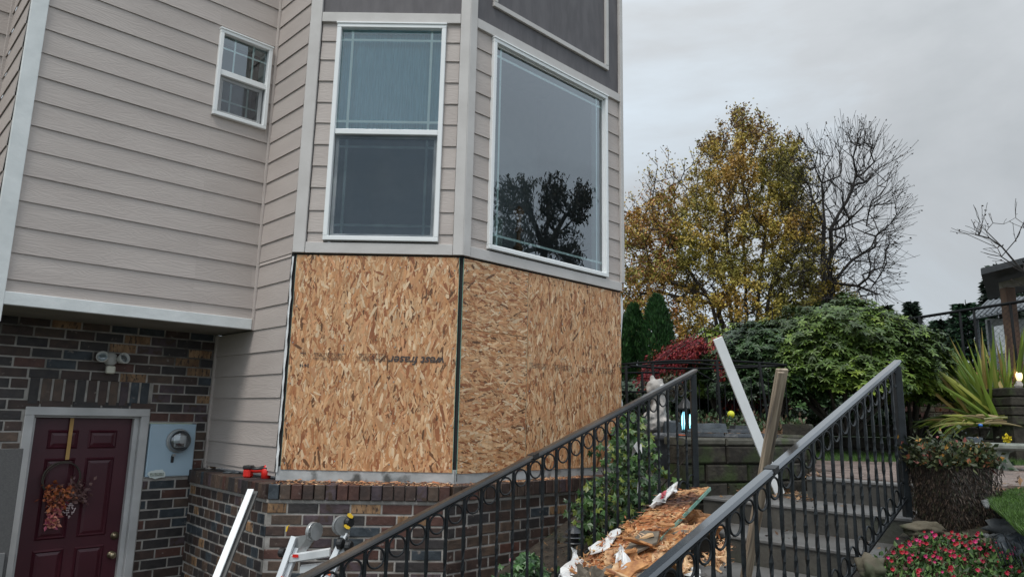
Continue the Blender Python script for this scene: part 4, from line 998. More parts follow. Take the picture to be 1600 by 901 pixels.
# ================================================================== LOOSE BOARDS, LADDER, DRILL
def plank(name, label, cat, p, q, w, th, wd, m, side=None):
    """board from p (bottom centre) to q (top centre); wd = width direction"""
    t = thing(name, label, cat, p); d = (q - p); L_ = d.length; z = d.normalized(); x = (Vector(wd) - z * z.dot(Vector(wd))).normalized(); y = z.cross(x)
    M = Matrix(((x.x, y.x, z.x, p.x), (x.y, y.y, z.y, p.y), (x.z, y.z, z.z, p.z), (0, 0, 0, 1)))
    mb = MB(); mb.bbox(-w / 2, w / 2, -th / 2, th / 2, 0, L_, .0015); o = mb.build('board', m, t, M)
    if side: mb = MB(); mb.box(w / 2 + .0005, w / 2 + .002, -th / 2, th / 2, .002, L_ - .002); mb.build('board_edge', side, t, M)
    return t
p = Vector((0, 0, 0)); d = ray(1219, 772); p = d * (5.15 / toAB(d.x, d.y)[0]); q = dep(1121, 528, 5.15)
plank('white_board', 'long narrow white painted board leaning left beyond the right railing', 'board', p, q, .072, .018, (1, .1, 0), plank_w)
p = hz(1166, 907, -.862); q = dep(1224, 577, 3.62)
t = thing('weathered_board', 'weathered brown timber leaning behind the right railing, right of the white board', 'board', p)
d_ = (q - p).normalized(); x = (Vector((1, .25, 0)) - d_ * d_.dot(Vector((1, .25, 0)))).normalized(); y = d_.cross(x)
Mq = Matrix(((x.x, y.x, d_.x, p.x), (x.y, y.y, d_.y, p.y), (x.z, y.z, d_.z, p.z), (0, 0, 0, 1)))
mb = MB(); Lq = (q - p).length; mb.bbox(-.032, .032, .0, .02, 0, Lq, .003); mb.build('board', wood_old, t, Mq)
mb = MB(); mb.bbox(-.034, .0, -.018, -.001, .0, Lq - .01, .002); mb.build('batten', wood_old, t, Mq)
Mfd = FDp
p = dep(336, 905, 4.42); q = dep(392, 764, 4.93)
plank('white_board', 'narrow white board with dark edge propped against the low brick wall left of the ladder', 'board', p, q, .042, .012, (1, .0, .0), plank_w)
p = dep(347, 905, 4.46); q = dep(400, 768, 4.97)
plank('dark_trim_strip', 'dark grey strip standing just behind the narrow white board', 'strip', p, q, .03, .02, (1, 0, 0), mat('dark_strip', (.06, .06, .06), (.1, .1, .095), rough=.6))
# ladder
Yl = 4.66
lad = thing('folding_ladder', 'silver articulated aluminium ladder top against the low brick wall', 'ladder', (-1.25, 4.5, -2.15))
LT_, LB_ = dep(461, 838, Yl), dep(438, 901, Yl - .06); RT_, RB_ = dep(541, 832, Yl), dep(513, 890, Yl - .06)
def ext(t, b_, z): d = b_ - t; return t + d * ((z - t.z) / d.z)
def rail_box(mb, t, b_, w, d, c=.002, off=0.0, dep0=0.0):
    z = (t - b_).normalized(); x = (Vector((1, 0, 0)) - z * z.x).normalized(); y = z.cross(x)
    M = Matrix(((x.x, y.x, z.x, b_.x), (x.y, y.y, z.y, b_.y), (x.z, y.z, z.z, b_.z), (0, 0, 0, 1))); mb.bbox(off - w / 2, off + w / 2, dep0 - d / 2, dep0 + d / 2, 0, (t - b_).length, c, M); return M
for (t_, b_) in ((LT_, LB_), (RT_, RB_)):
    mb = MB(); bz = ext(t_, b_, -2.1); M = rail_box(mb, t_, bz, .034, .07); mb.build('side_rail', alu, lad)
    mb = MB(); rail_box(mb, t_ - (t_ - b_) * .3 + Vector((.034, .03, 0)), bz + Vector((.034, .03, 0)), .026, .055); mb.build('side_rail', alu, lad)
    Lr = (t_ - bz).length
    # warning labels on the rail side
    mb = MB(); mb.box(.0135, .0345, -.042, -.0355, Lr - .26, Lr - .235, M, 0); mb.box(.0135, .0345, -.042, -.0355, Lr - .30, Lr - .262, M, 1); mb.box(.0135, .0345, -.042, -.0355, Lr - .38, Lr - .31, M, 2); mb.box(.016, .0325, -.0435, -.041, Lr - .365, Lr - .325, M, 1)
    mb.build('warning_label', [mat('label_orange', (.62, .11, .03), rough=.5), mat('label_grey', (.5, .52, .55), (.2, .2, .22), scale=120, rough=.5), black_pl], lad)
for (px, py, r_, sq) in ((489, 829, .056, .75), (533, 820, .06, .8)):
    c = dep(px, py, Yl - .02); mb = MB(); Mh = Matrix.Translation(c) @ Matrix.Rotation(R(62 if px < 500 else 40), 4, 'Z') @ RX
    mb.lathe([(r_ * .98, -.012), (r_, -.008), (r_, .008), (r_ * .97, .012), (r_ * .5, .014), (r_ * .48, .018), (.01, .018)], 26, Mh); mb.lathe([(r_ * .93, .03), (r_ * .95, .034), (r_ * .3, .036)], 26, Mh)
    for k in range(8): a = k * math.pi / 4; mb.lathe([(.004, .012), (.004, .017)], 6, Mh @ Matrix.Translation((math.cos(a) * r_ * .75, math.sin(a) * r_ * .75, 0)))
    tt = LT_ if px < 500 else RT_
    mb.prism([c + Vector((-.02, -.012, -.02)), c + Vector((.03, -.012, -.03)), tt + Vector((.05, .0, -.12)), tt + Vector((-.005, .0, -.13)), tt + Vector((-.004, 0, .0))], .012, (0, 1, 0))
    mb.build('hinge', steel, lad, I4)
p = dep(453, 872, Yl - .03); q = dep(516, 862, Yl - .03); mb = MB()
pr = [(-.022, .02), (.0, .028), (.022, .02), (.022, -.018), (.0, -.028), (-.022, -.018)]
vs = [e_ + Vector((0, a, b_)) for e_ in (p, q) for a, b_ in pr]; mb.add(vs, [(i, (i + 1) % 6, 6 + (i + 1) % 6, 6 + i) for i in range(6)] + [tuple(range(6))[::-1], tuple(range(6, 12))]); mb.build('rung', alu, lad)
mb = MB(); mb.box(0, .036, -.001, .0, -.008, .011, Matrix.Translation(dep(457, 868, Yl - .058))); mb.build('red_label', red_pl, lad)
p = dep(470, 889, Yl + .0); q = dep(514, 884, Yl); mb = MB(); vs = [e_ + Vector((0, a, b_)) for e_ in (p, q) for a, b_ in pr]; mb.add(vs, [(i, (i + 1) % 6, 6 + (i + 1) % 6, 6 + i) for i in range(6)] + [tuple(range(6))[::-1], tuple(range(6, 12))]); mb.build('rung', alu, lad)
for (px, py, r_, nm) in ((528, 848, .036, 'lock_knob'), (541, 853, .038, 'lock_knob'), (437, 862, .03, 'lock_knob')):
    c = dep(px, py, Yl - .05 if px != 437 else Yl + .03); mb = MB(); mb.lathe([(r_ * .8, 0), (r_, .006), (r_, .028), (r_ * .8, .036), (r_ * .3, .038)], 14, Matrix.Translation(c) @ Matrix.Rotation(R(75), 4, 'Z') @ RX); mb.build(nm, black_pl, lad, I4)
c = dep(545, 815, Yl - .03)
mb = MB(); mb.lathe([(.03, -.02), (.034, 0), (.03, .02)], 14, Matrix.Translation(c) @ Matrix.Rotation(R(60), 4, 'Z') @ RX); mb.build('hinge_lock', black_pl, lad)
mb = MB()
for (px, py, a0) in ((547, 805, .5), (542, 822, -.4)):
    c2 = dep(px, py, Yl - .06); mb.prism([c2 + Vector((x_, 0, z_)) for x_, z_ in ((-.016, .012), (.0, .014), (.02, -.006), (.014, -.016), (-.004, -.012), (-.018, .0))], .012, (0, 1, 0))
c2 = dep(450, 822, Yl + .04); mb.prism([c2 + Vector((x_, 0, z_)) for x_, z_ in ((-.014, -.03), (-.01, .0), (.012, .014), (.0, .0), (-.006, -.03))], .01, (0, 1, 0))
mb.build('hinge_lock_tab', yellow_pl, lad)
# cordless impact driver lying on the ledge
zl = ZL + .002
pm_ = hz(397, 746, zl); pa, pb_ = pm_ + Vector((-.062, .0, 0)), pm_ + Vector((.10, -.035, 0))
dr = thing('cordless_drill', 'red and black cordless driver lying on the brick ledge corner', 'drill', (pa + pb_) / 2)
ux = (pb_ - pa).normalized(); uy = Vector((-ux.y, ux.x, 0)); Lx = (pb_ - pa).length
Md = Matrix(((ux.x, uy.x, 0, pa.x), (ux.y, uy.y, 0, pa.y), (0, 0, 1, zl), (0, 0, 0, 1)))
mb = MB(); mb.bbox(-.032, .028, -.0, .062, .0, .062, .01, Md); mb.build('battery', red_pl, dr)
mb = MB(); mb.bbox(-.036, .032, -.004, .066, .058, .088, .009, Md); mb.build('battery_foot', black_pl, dr)
mb = MB(); mb.tube([Md @ Vector((.02, .03, .06)), Md @ Vector((.06, .03, .052)), Md @ Vector((Lx - .04, .03, .06))], [.021, .019, .021], 10); mb.build('handle', red_pl, dr, I4, True)
mb = MB(); mb.tube([Md @ Vector((.02, .024, .068)), Md @ Vector((.06, .026, .061)), Md @ Vector((Lx - .04, .024, .072))], [.018, .016, .018], 10); mb.build('grip', black_pl, dr, I4, True)
mb = MB(); Mx = Md @ Matrix.Translation((Lx - .02, .03, .045)); mb.lathe([(.022, -.05), (.034, -.045), (.035, .015), (.028, .025), (.016, .045), (.012, .05)], 16, Mx); mb.build('motor_housing', red_pl, dr, I4, True)
mb = MB(); mb.bbox(-.03, .032, -.028, .03, .018, .034, .006, Mx); mb.build('black_band', black_pl, dr)
mb = MB(); rng = random.Random(2); c = hz(333, 731, ZL); mb.blob(c + Vector((0, 0, .016)), .026, 2, .5, 4, sc=(1, 1, .7)); tag(mb.build('foam_crumb', mat('rust_foam', (.22, .12, .06), (.34, .2, .11), scale=30, rough=.9, bump=.01)), 'small rust-brown lump on the left end of the brick ledge', 'rubble')
mb = MB(); c = hz(357, 739, ZL); mb.blob(c + Vector((0, 0, .006)), .036, 2, .7, 8, sc=(1.4, .8, .35)); mb.tube([c, hz(374, 740, ZL) + Vector((0, 0, .01))], .008, 6); tag(mb.build('work_glove', slate_b, None, I4, True), 'crumpled dark grey glove left of the red driver on the ledge', 'glove')
mb = MB(); c = FCp.inverted() @ hz(803, 746, ZL); c = hz(803, 746, ZL); mb.lathe([(.018, 0), (.02, .02), (.016, .036)], 12, Matrix.Translation(c)); tag(mb.build('blue_ball', mat('blue_plastic', (.02, .05, .35), rough=.4)), 'small dark blue cap on the ledge behind the left railing', 'ball')  # a small blue cap lying on the ledge, not a ball

# ================================================================== DEBRIS ON THE STEPS
def slope_plane(px, py, off, tilt=0.0):      # ray hits a plane parallel to the stair slope, off metres above the nosings
    d = ray(px, py); a_, b_ = toAB(d.x, d.y)
    # z = ZN1 + SL*(a-A1) + off
    return d * ((ZN1 - SL * A1 + off + .17) / (d.z - SL * a_))
SN = (Vector((0, 0, 1)) - UA * SL).normalized()
def sheet(name, label, cat, pix, off, th, m, offs=None, rag=0, seed=0, edge=None):
    rng = random.Random(seed); P = []
    n = len(pix)
    for i in range(n):
        p, q = pix[i], pix[(i + 1) % n]
        o0 = offs[i] if offs else off; o1 = offs[(i + 1) % n] if offs else off
        k = 1 if not rag else max(1, int(math.hypot(q[0] - p[0], q[1] - p[1]) / 9))
        for j in range(k):
            t = j / k; jx = rng.uniform(-rag, rag) if j else 0; jy = rng.uniform(-rag, rag) if j else 0
            P.append(slope_plane(p[0] + (q[0] - p[0]) * t + jx, p[1] + (q[1] - p[1]) * t + jy, o0 + (o1 - o0) * t))
    c = sum(P, Vector()) / len(P); t_ = thing(name, label, cat, c)
    mb = MB(); mb.prism(P, -th, SN); mb.build('sheet', m, t_)
    return t_, P
t1 = thing('rotten_board', 'long rotten orange board with dark rot at its upper end, lying on the steps', 'board', slope_plane(1030, 830, .1))
rng = random.Random(1); TLc, TRc, BRc, BLc = slope_plane(1040, 769, .10), slope_plane(1109, 760, .10), slope_plane(958, 912, .10), slope_plane(890, 912, .10)
mb = MB(); nu, nv = 46, 16; vs = []; cl = []
for i in range(nu + 1):
    for j in range(nv + 1):
        u, v = i / nu, j / nv; p = TLc.lerp(TRc, v).lerp(BLc.lerp(BRc, v), u)
        jit = .012 * (noise.noise(Vector((u * 9, 3, j in (0,)))) if j in (0, nv) and not (j == nv and u < .62) else 0)
        vs.append(p + SN * (.004 * noise.noise(Vector((u * 30, v * 12, 0))) + .003 * rng.random()) + UB * jit + (UA * .012 * noise.noise(Vector((v * 9, 1, 1))) if i == 0 else Vector()))
for i in range(nu):
    for j in range(nv):
        u, v = (i + .5) / nu, (j + .5) / nv; nz = noise.noise(Vector((u * 14, v * 5, 2))); dk = math.exp(-((u - .15 - .06 * nz - .05 * (v - .5)) / .09) ** 2)
        pale = 1 if (u < .07 + .05 * nz) or noise.noise(Vector((u * 9 + 5, v * 4, 9))) > .28 else 0
        c = (.60, .33, .15) if pale else (.46, .17, .06); c = tuple(c[k] * (1 - dk) + (.045, .02, .016)[k] * dk for k in range(3)); f = rng.uniform(.75, 1.2) * (1 + .5 * nz)
        mb.add([vs[i * (nv + 1) + j], vs[(i + 1) * (nv + 1) + j], vs[(i + 1) * (nv + 1) + j + 1], vs[i * (nv + 1) + j + 1]], [(0, 1, 2, 3)], 0, tuple(x * f for x in c))
ob = mb.build('board', mat('rotten_strand', (.7, .7, .7), (1, 1, 1), scale=40, rough=.6, bump=.006, bscale=60, attr=True), t1)
fl = MB()
for _ in range(800):
    u, v = rng.random() ** .9, rng.random(); p = TLc.lerp(TRc, v).lerp(BLc.lerp(BRc, v), u) + SN * rng.uniform(.003, .009); nz = noise.noise(Vector((u * 14, v * 5, 2))); dk = math.exp(-((u - .15 - .06 * nz) / .09) ** 2)
    c = rng.choice([(.5, .2, .07), (.42, .15, .05), (.6, .32, .14), (.7, .46, .26), (.55, .24, .09)]); c = tuple(c[k] * (1 - dk) + (.06, .03, .02)[k] * dk for k in range(3))
    d = (UA * rng.gauss(0, 1) + UB * rng.gauss(0, .8) + SN * rng.gauss(0, .04)).normalized(); leafquad(fl, p, d, (SN + rv(rng) * .1).normalized(), rng.uniform(.03, .08), rng.uniform(.006, .018), shade(c, rng, .7, 1.2))
tag(fl.build('loose_strands', osb_str, t1), kind='stuff')
mb = MB(); poly = [TLc, TRc, BRc, BLc]; mb.prism([p - SN * .004 for p in poly], -.012, SN); mb.build('board_back', torn_wood, t1)
mb = MB(); a, b_ = slope_plane(1109, 760, .10), slope_plane(1031, 840, .10); nn = (b_ - a).cross(SN).normalized() * -.0018
mb.add([a + nn, b_ + nn, b_ + nn - SN * .022, a + nn - SN * .022, a + nn * 3, b_ + nn * 3, b_ + nn * 3 - SN * .022, a + nn * 3 - SN * .022], [(0, 1, 2, 3), (4, 7, 6, 5), (0, 4, 5, 1), (3, 2, 6, 7), (0, 3, 7, 4), (1, 5, 6, 2)]); mb.build('green_edge', edge_green, t1)
def crumple(name, label, cat, pix, off, m, amp=.03, seed=0, res=6, parent=None, z0=0.0):
    """crumpled sheet: a grid between four pixel corners, displaced"""
    rng = random.Random(seed); A_, B_, C_, D_ = [slope_plane(x, y, off) for x, y in pix]; mb = MB(); vs = []
    for i in range(res + 1):
        for j in range(res + 1):
            u, v = i / res, j / res
            p = A_ * (1 - u) * (1 - v) + B_ * u * (1 - v) + C_ * u * v + D_ * (1 - u) * v
            k = noise.noise(Vector((u * 2.6 + seed * 7, v * 2.6, seed))) * amp + rng.uniform(-1, 1) * amp * .2
            e_ = .02 if i in (0, res) or j in (0, res) else .0
            vs.append(p + SN * (k + z0) + UA * rng.uniform(-e_, e_) + UB * rng.uniform(-e_, e_))
    n = res + 1; mb.add(vs, [(i * n + j, (i + 1) * n + j, (i + 1) * n + j + 1, i * n + j + 1) for i in range(res) for j in range(res)])
    fl = None
    if m.name in ('torn_osb', 'rotten_osb'):
        fl = MB(); pal = [(.62, .38, .2), (.74, .52, .32), (.55, .27, .11), (.4, .16, .06)] if m.name == 'torn_osb' else [(.5, .2, .07), (.36, .12, .045), (.6, .3, .13), (.2, .07, .03), (.66, .42, .22)]
        for _ in range(int(18 * res)):
            v = rng.choice(vs) + UA * rng.gauss(0, .012) + UB * rng.gauss(0, .012) + SN * rng.uniform(0, .006); d = (UA * rng.gauss(0, 1) + UB * rng.gauss(0, .5) + SN * rng.gauss(0, .35)).normalized()
            leafquad(fl, v, d, (SN + rv(rng) * .4).normalized(), rng.uniform(.015, .05), rng.uniform(.004, .012), shade(rng.choice(pal), rng))
    if fl and not parent:
        t_ = thing(name, label, cat, sum(vs, Vector()) / len(vs)); o = mb.build('sheet', m, t_, I4, False); md = o.modifiers.new('t', 'SOLIDIFY'); md.thickness = .01
        tag(fl.build('loose_strands', osb_str, t_), kind='stuff'); return o
    o = mb.build(name, m, parent, I4, False)
    md = o.modifiers.new('t', 'SOLIDIFY'); md.thickness = .006
    if not parent: tag(o, label, cat)
    return o
crumple('torn_board', 'splintered tan board edge jutting right beneath the rotten board', 'board', [(955, 890), (1000, 905), (1092, 818), (1060, 818)], .075, torn_wood, .03, 3, 9)
crumple('torn_board', 'dark red-brown rotten sheet under the right edge of the rotten board', 'board', [(968, 868), (1003, 880), (1078, 826), (1010, 824)], .088, rot_wood, .02, 5, 9)
sheet('bark_shingle', 'flat grey-brown shingle lying across the middle of the rotten board', 'shingle', [(976, 858), (990, 864), (1026, 846), (1030, 829), (1002, 828)], .135, .012, shingle_m, rag=.8, seed=4)
crumple('house_wrap_scrap', 'long rolled white wrap scrap pointing up to the rotten board', 'scrap', [(917, 856), (930, 868), (971, 832), (964, 825)], .12, wrap_w, .03, 6, 6)
crumple('house_wrap_scrap', 'large curled white printed wrap scrap at the lower left of the debris', 'scrap', [(872, 905), (915, 905), (926, 880), (897, 858)], .10, wrap_w, .06, 7, 8)
crumple('house_wrap_scrap', 'crumpled dirty white scrap in the middle of the rotten board', 'scrap', [(962, 888), (984, 886), (980, 858), (966, 858)], .15, wrap_w, .07, 8, 7)
crumple('house_wrap_scrap', 'small white and red scrap at the top left corner of the rotten board', 'scrap', [(1018, 790), (1027, 780), (1058, 757), (1052, 772)], .13, wrap_w, .05, 9, 7)
crumple('red_scrap', 'tiny crimson scrap beside the white scrap above the rotten board', 'scrap', [(1030, 778), (1036, 776), (1042, 768), (1036, 768)], .15, mat('crimson_film', (.35, .03, .05), (.5, .1, .12), rough=.5), .02, 10, 3)
crumple('torn_board', 'ragged orange fragment at the left of the rotten board', 'board', [(970, 838), (985, 845), (992, 822), (982, 812)], .12, rot_wood, .04, 12, 6)
crumple('torn_board', 'brown tattered fibre lump at the very bottom of the debris', 'board', [(890, 905), (940, 905), (935, 888), (900, 892)], .14, shingle_m, .06, 13, 8)
crumple('torn_board', 'tan splintered piece on the step behind the right railing', 'board', [(1120, 862), (1136, 880), (1142, 850), (1124, 842)], .05, torn_wood, .05, 14, 6)
crumple('torn_board', 'small curled orange piece lying flat on the step right of the tan plank foot', 'board', [(1098, 876), (1124, 884), (1130, 872), (1108, 866)], .02, torn_wood, .05, 15, 6)
crumple('torn_board', 'narrow pale splinter in the gap of the right railing', 'board', [(1058, 872), (1066, 892), (1080, 880), (1072, 852)], .10, torn_wood, .04, 16, 5)
crumple('house_wrap_scrap', 'white card scrap low behind the right railing balusters', 'scrap', [(1076, 905), (1096, 905), (1092, 880), (1078, 884)], .07, wrap_w, .02, 17, 5)
crumple('torn_board', 'dark brown broken piece wedged beneath the upper end of the rotten board', 'board', [(1000, 845), (1030, 858), (1090, 800), (1060, 790)], -.06, rot_wood, .04, 21, 8)
crumple('torn_board', 'jagged orange board end lowest in the debris against the right handrail', 'board', [(940, 905), (1000, 905), (1030, 872), (985, 866)], .12, rot_wood, .05, 22, 9)
crumple('torn_board', 'pale splintered strip on top of the debris left of the grey shingle', 'board', [(938, 872), (952, 880), (1008, 838), (996, 832)], .115, torn_wood, .03, 23, 9)
for i, (x, y, w_) in enumerate([(905, 884, 14), (925, 868, 10), (948, 846, 12), (1046, 850, 14), (1072, 838, 9), (985, 900, 13)]):
    crumple('board_splinter', ['torn brown splinter at the far left of the debris', 'short splinter between the two white wrap scraps', 'splinter under the rolled white scrap tip', 'ragged splinter below the green board edge', 'small splinter at the right end of the debris', 'splinter at the bottom centre of the debris'][i], 'splinter', [(x - w_, y + 5), (x - w_ * .3, y + 9), (x + w_, y - 4), (x + w_ * .4, y - 8)], .11, [rot_wood, torn_wood][i % 2], .03, 40 + i, 4)
rng = random.Random(66); HP = [(900, 905), (950, 858), (1000, 815), (1050, 812), (1088, 826), (1050, 862), (1012, 905)]
k = 0
while k < 12:
    x, y = rng.uniform(900, 1090), rng.uniform(812, 905)
    if not inpoly(x, y, HP): continue
    c = slope_plane(x, y, rng.uniform(.10, .17)); u = (UA * rng.gauss(0, 1) + UB * rng.gauss(0, .8) + SN * rng.gauss(0, .35)).normalized(); w = SN.cross(u).normalized(); w = (w + SN * rng.gauss(0, .4)).normalized(); L_ = rng.uniform(.07, .16); n = 11; P = []
    for i in range(n):
        a = 2 * math.pi * i / n; r_ = rng.uniform(.6, 1.15); P.append(c + u * math.cos(a) * L_ * r_ + w * math.sin(a) * L_ * .42 * r_)
    t_ = thing('broken_piece', 'jagged broken piece of board lying in the orange debris heap', 'board', c, 'broken board pieces in the debris heap')
    mb = MB(); nn_ = u.cross(w).normalized(); mb.prism(P, -.011 if nn_.dot(SN) > 0 else .011, nn_); mb.build('sheet', [rot_wood, torn_wood, rot_wood, shingle_m][k % 4], t_); k += 1
mb = MB(); c = [slope_plane(x, y, -.02) for x, y in ((905, 915), (1000, 860), (1080, 790), (1100, 800), (1060, 850), (1000, 915))]
for i in range(len(c)): mb.blob(c[i] - Vector((0, 0, .08)), .09, 2, .6, 60 + i, 0, (1.3, 1, .6))
tag(mb.build('rubble_heap', rot_wood), 'crumbled dark orange rubble heaped under the rotten board', 'rubble', None, 'stuff')
# dead leaves and litter on the steps and in the beds
rng = random.Random(12); mb = MB(); lc_ = [(.16, .075, .03), (.1, .05, .025), (.22, .12, .05), (.06, .035, .02), (.3, .17, .08)]
for k in range(1500):
    f = rng.random()
    if f < .25: a, b = rng.uniform(5.0, 5.5), rng.uniform(-2.8, -2.2); z = (ZN1 if (a < A1 + RUN or b < -2.285) else ZN1 + RISE) + .006 + max(0, (-2.2 - b)) * .1 * rng.random()
    elif f < .62: a, b = rng.uniform(2.5, 4.9), rng.uniform(-3.85, -2.9); p = AB(a, b, 0); z = H(p.x, p.y) + .035
    elif f < .8:
        a, b = rng.uniform(1, 5.2), rng.choice([rng.uniform(-2.75, -2.5), rng.uniform(-2.7, -1.5)]); kk = math.ceil((A1 - a) / RUN); z = ZN1 - RISE * kk + .006
        if a > A1: z = ZN1 + .006
    else: a, b = rng.uniform(4.9, 6.2), rng.uniform(-1.2, .6); p = AB(a, b, 0); z = max(H(p.x, p.y), -.39) + .03
    p = AB(a, b, z); leafquad(mb, p, Vector((rng.gauss(0, 1), rng.gauss(0, 1), rng.gauss(.15, .25))), Vector((rng.gauss(0, .3), rng.gauss(0, .3), 1)).normalized(), rng.uniform(.015, .05), rng.uniform(.01, .03), rng.choice(lc_))
for k in range(900):
    p = Vector((rng.uniform(1.7, 3.4), rng.uniform(6.2, 8.2), -.05)); p.z = HG(p.x, p.y) + .03
    if behind_wall(p.x, p.y): leafquad(mb, p, Vector((rng.gauss(0, 1), rng.gauss(0, 1), rng.gauss(.2, .3))), Vector((rng.gauss(0, .3), -.5, 1)).normalized(), rng.uniform(.03, .07), rng.uniform(.02, .04), rng.choice(lc_))
tag(mb.build('leaf_litter', leaf), 'brown fallen leaves and crumbs on the steps and soil', 'leaf litter', None, 'stuff')

# ================================================================== PLANTS
def grow(mb, tips, p, d, L_, r_, lvl, rng, spread=.5, up=.15, nb=3, taper=.62, wob=.12, n=6, segs=4, lenf=.7, minr=.004, side=1.0):
    pts = [p]; rad = [r_]; cur = d.normalized()
    for i in range(segs):
        cur = (cur + rv(rng) * wob + Vector((0, 0, up * .3))).normalized()
        pts.append(pts[-1] + cur * L_ / segs); rad.append(max(minr, r_ * (1 - (1 - taper) * (i + 1) / segs)))
    mb.tube(pts, rad, max(3, n), cap=False)
    tips.append((lvl, pts))
    if lvl <= 0: return
    for k in range(nb):
        t = 1.0 if k == 0 else rng.uniform(.3, .98)
        i = min(segs - 1, int(t * segs)); f = t * segs - i; q = pts[i] * (1 - f) + pts[i + 1] * f
        axis = rv(rng); nd = (cur * (1 if k else 1.6) + (axis - cur * axis.dot(cur)).normalized() * spread * (1.0 if k else .35) * side + Vector((0, 0, up))).normalized()
        rr = rad[-1] * (.95 if k == 0 else rng.uniform(.55, .8))
        grow(mb, tips, q, nd, L_ * lenf * rng.uniform(.75, 1.2), max(minr, rr), lvl - 1, rng, spread, up, nb, taper, wob, max(3, n - 1), max(2, segs - (lvl < 3)), lenf, minr, side)

# --- trees grown towards a cloud of points that fills the crown
def colony(name, label, base, stems, targets, leafspec, seed, rmax, m_bark, twig=.16, ntw=3, rtip=.006, cat='tree'):
    """stems: lists of points from the base; every target is joined to the nearest lower node; radii follow the pipe model"""
    rng = random.Random(seed); nodes = []; par = []
    def addn(p, k): nodes.append(Vector(p)); par.append(k); return len(nodes) - 1
    b0 = addn(base, -1)
    for st_ in stems:
        k = b0; last = Vector(base)
        for p in st_:
            p = Vector(p); n = max(1, int((p - last).length / .45))
            for i in range(1, n + 1): k = addn(last.lerp(p, i / n) + rv(rng) * .04, k)
            last = p
    targets.sort(key=lambda q: min((q - n_).length for n_ in nodes[::3]))
    tipn = []
    for q in targets:
        best, bk = 1e9, 0
        for i, n_ in enumerate(nodes):
            dx, dy, dz = q.x - n_.x, q.y - n_.y, q.z - n_.z
            c = dx * dx + dy * dy + dz * dz
            if dz < .25 * (abs(dx) + abs(dy)): c += (.9 * (.25 * (abs(dx) + abs(dy)) - dz) + .2) ** 2 * 2
            if c < best: best, bk = c, i
        n_ = nodes[bk]; D_ = (q - n_).length; m = max(1, int(D_ / .3)); k = bk; sag = Vector((0, 0, -.10 * D_)) + rv(rng) * .08 * D_
        for i in range(1, m + 1): f = i / m; k = addn(n_.lerp(q, f) + sag * 4 * f * (1 - f) * .5 + rv(rng) * .02, k)
        tipn.append(k)
    ctr = sum(targets, Vector()) / len(targets)
    for k in list(tipn):
        d0 = (nodes[k] - nodes[par[k]]).normalized() if par[k] >= 0 else Vector((0, 0, 1))
        for _ in range(ntw):
            j = k; d = (d0 * .6 + (nodes[k] - ctr).normalized() * .8 + rv(rng) * .6 + Vector((0, 0, .2))).normalized()
            for i in range(3): d = (d + rv(rng) * .16 + Vector((0, 0, .04))).normalized(); j = addn(nodes[j] + d * twig * rng.uniform(.5, 1.2), j)
    w = [0.0] * len(nodes); ch = [0] * len(nodes)
    for i in range(len(nodes) - 1, 0, -1):
        if ch[i] == 0: w[i] = rtip ** 2.5
        w[par[i]] += w[i]; ch[par[i]] += 1
    rad = [x ** (1 / 2.5) for x in w]; sc = min(1, rmax / rad[0]); rad = [max(rtip, r_ * (sc if r_ > rtip * 3 else 1)) for r_ in rad]
    t = thing(name, label, cat, base); mb = MB()
    used = [False] * len(nodes); order = sorted(range(1, len(nodes)), key=lambda i: -i); big = {}
    for i in range(1, len(nodes)):
        p = par[i]
        if p not in big or rad[i] > rad[big[p]]: big[p] = i
    for i in range(1, len(nodes)):
        if big.get(par[i]) == i and par[i] != 0: continue        # continues its parent's chain
        pts = [nodes[par[i]], nodes[i]]; rr = [min(rad[par[i]], rad[i] * 1.2), rad[i]]; k = i
        while k in big: k = big[k]; pts.append(nodes[k]); rr.append(rad[k])
        mb.tube(pts, rr, 7 if rr[0] > .05 else (4 if rr[0] > .015 else 3), cap=False)
    mb.build('trunk', m_bark, t)
    n_leaf, fn = leafspec; lf = MB(); pool = [i for i in range(1, len(nodes)) if rad[i] <= rtip * 4]
    for _ in range(n_leaf): fn(rng, lf, nodes[rng.choice(pool)])
    tag(lf.build('crown' if n_leaf > 3000 else 'clinging_leaves', leaf, t), kind='stuff'); return t
def cloud(poly, Yc, half, N, rng, dens=None):
    out = []; xs = [p[0] for p in poly]; ys = [p[1] for p in poly]
    while len(out) < N:
        x, y = rng.uniform(min(xs), max(xs)), rng.uniform(min(ys), max(ys))
        if not inpoly(x, y, poly): continue
        if dens and rng.random() > dens(x, y): continue
        q = dep(x, y, Yc); q2 = Vector((q.x, Yc + rng.uniform(-half, half), q.z))
        out.append(Vector((q.x * q2.y / Yc, q2.y, q.z * q2.y / Yc)))
    return out
rng = random.Random(42); GY = 24
gpoly = [(960, 350), (985, 318), (1012, 300), (1018, 262), (1045, 248), (1070, 262), (1086, 238), (1110, 240), (1116, 205), (1128, 192), (1140, 178), (1152, 190), (1165, 170), (1174, 190), (1190, 196), (1196, 222), (1222, 222), (1245, 236), (1262, 262), (1270, 330), (1285, 400), (1310, 460), (1370, 500), (1370, 560), (960, 560)]
gb = dep(1165, 600, GY); gb.z = -.8
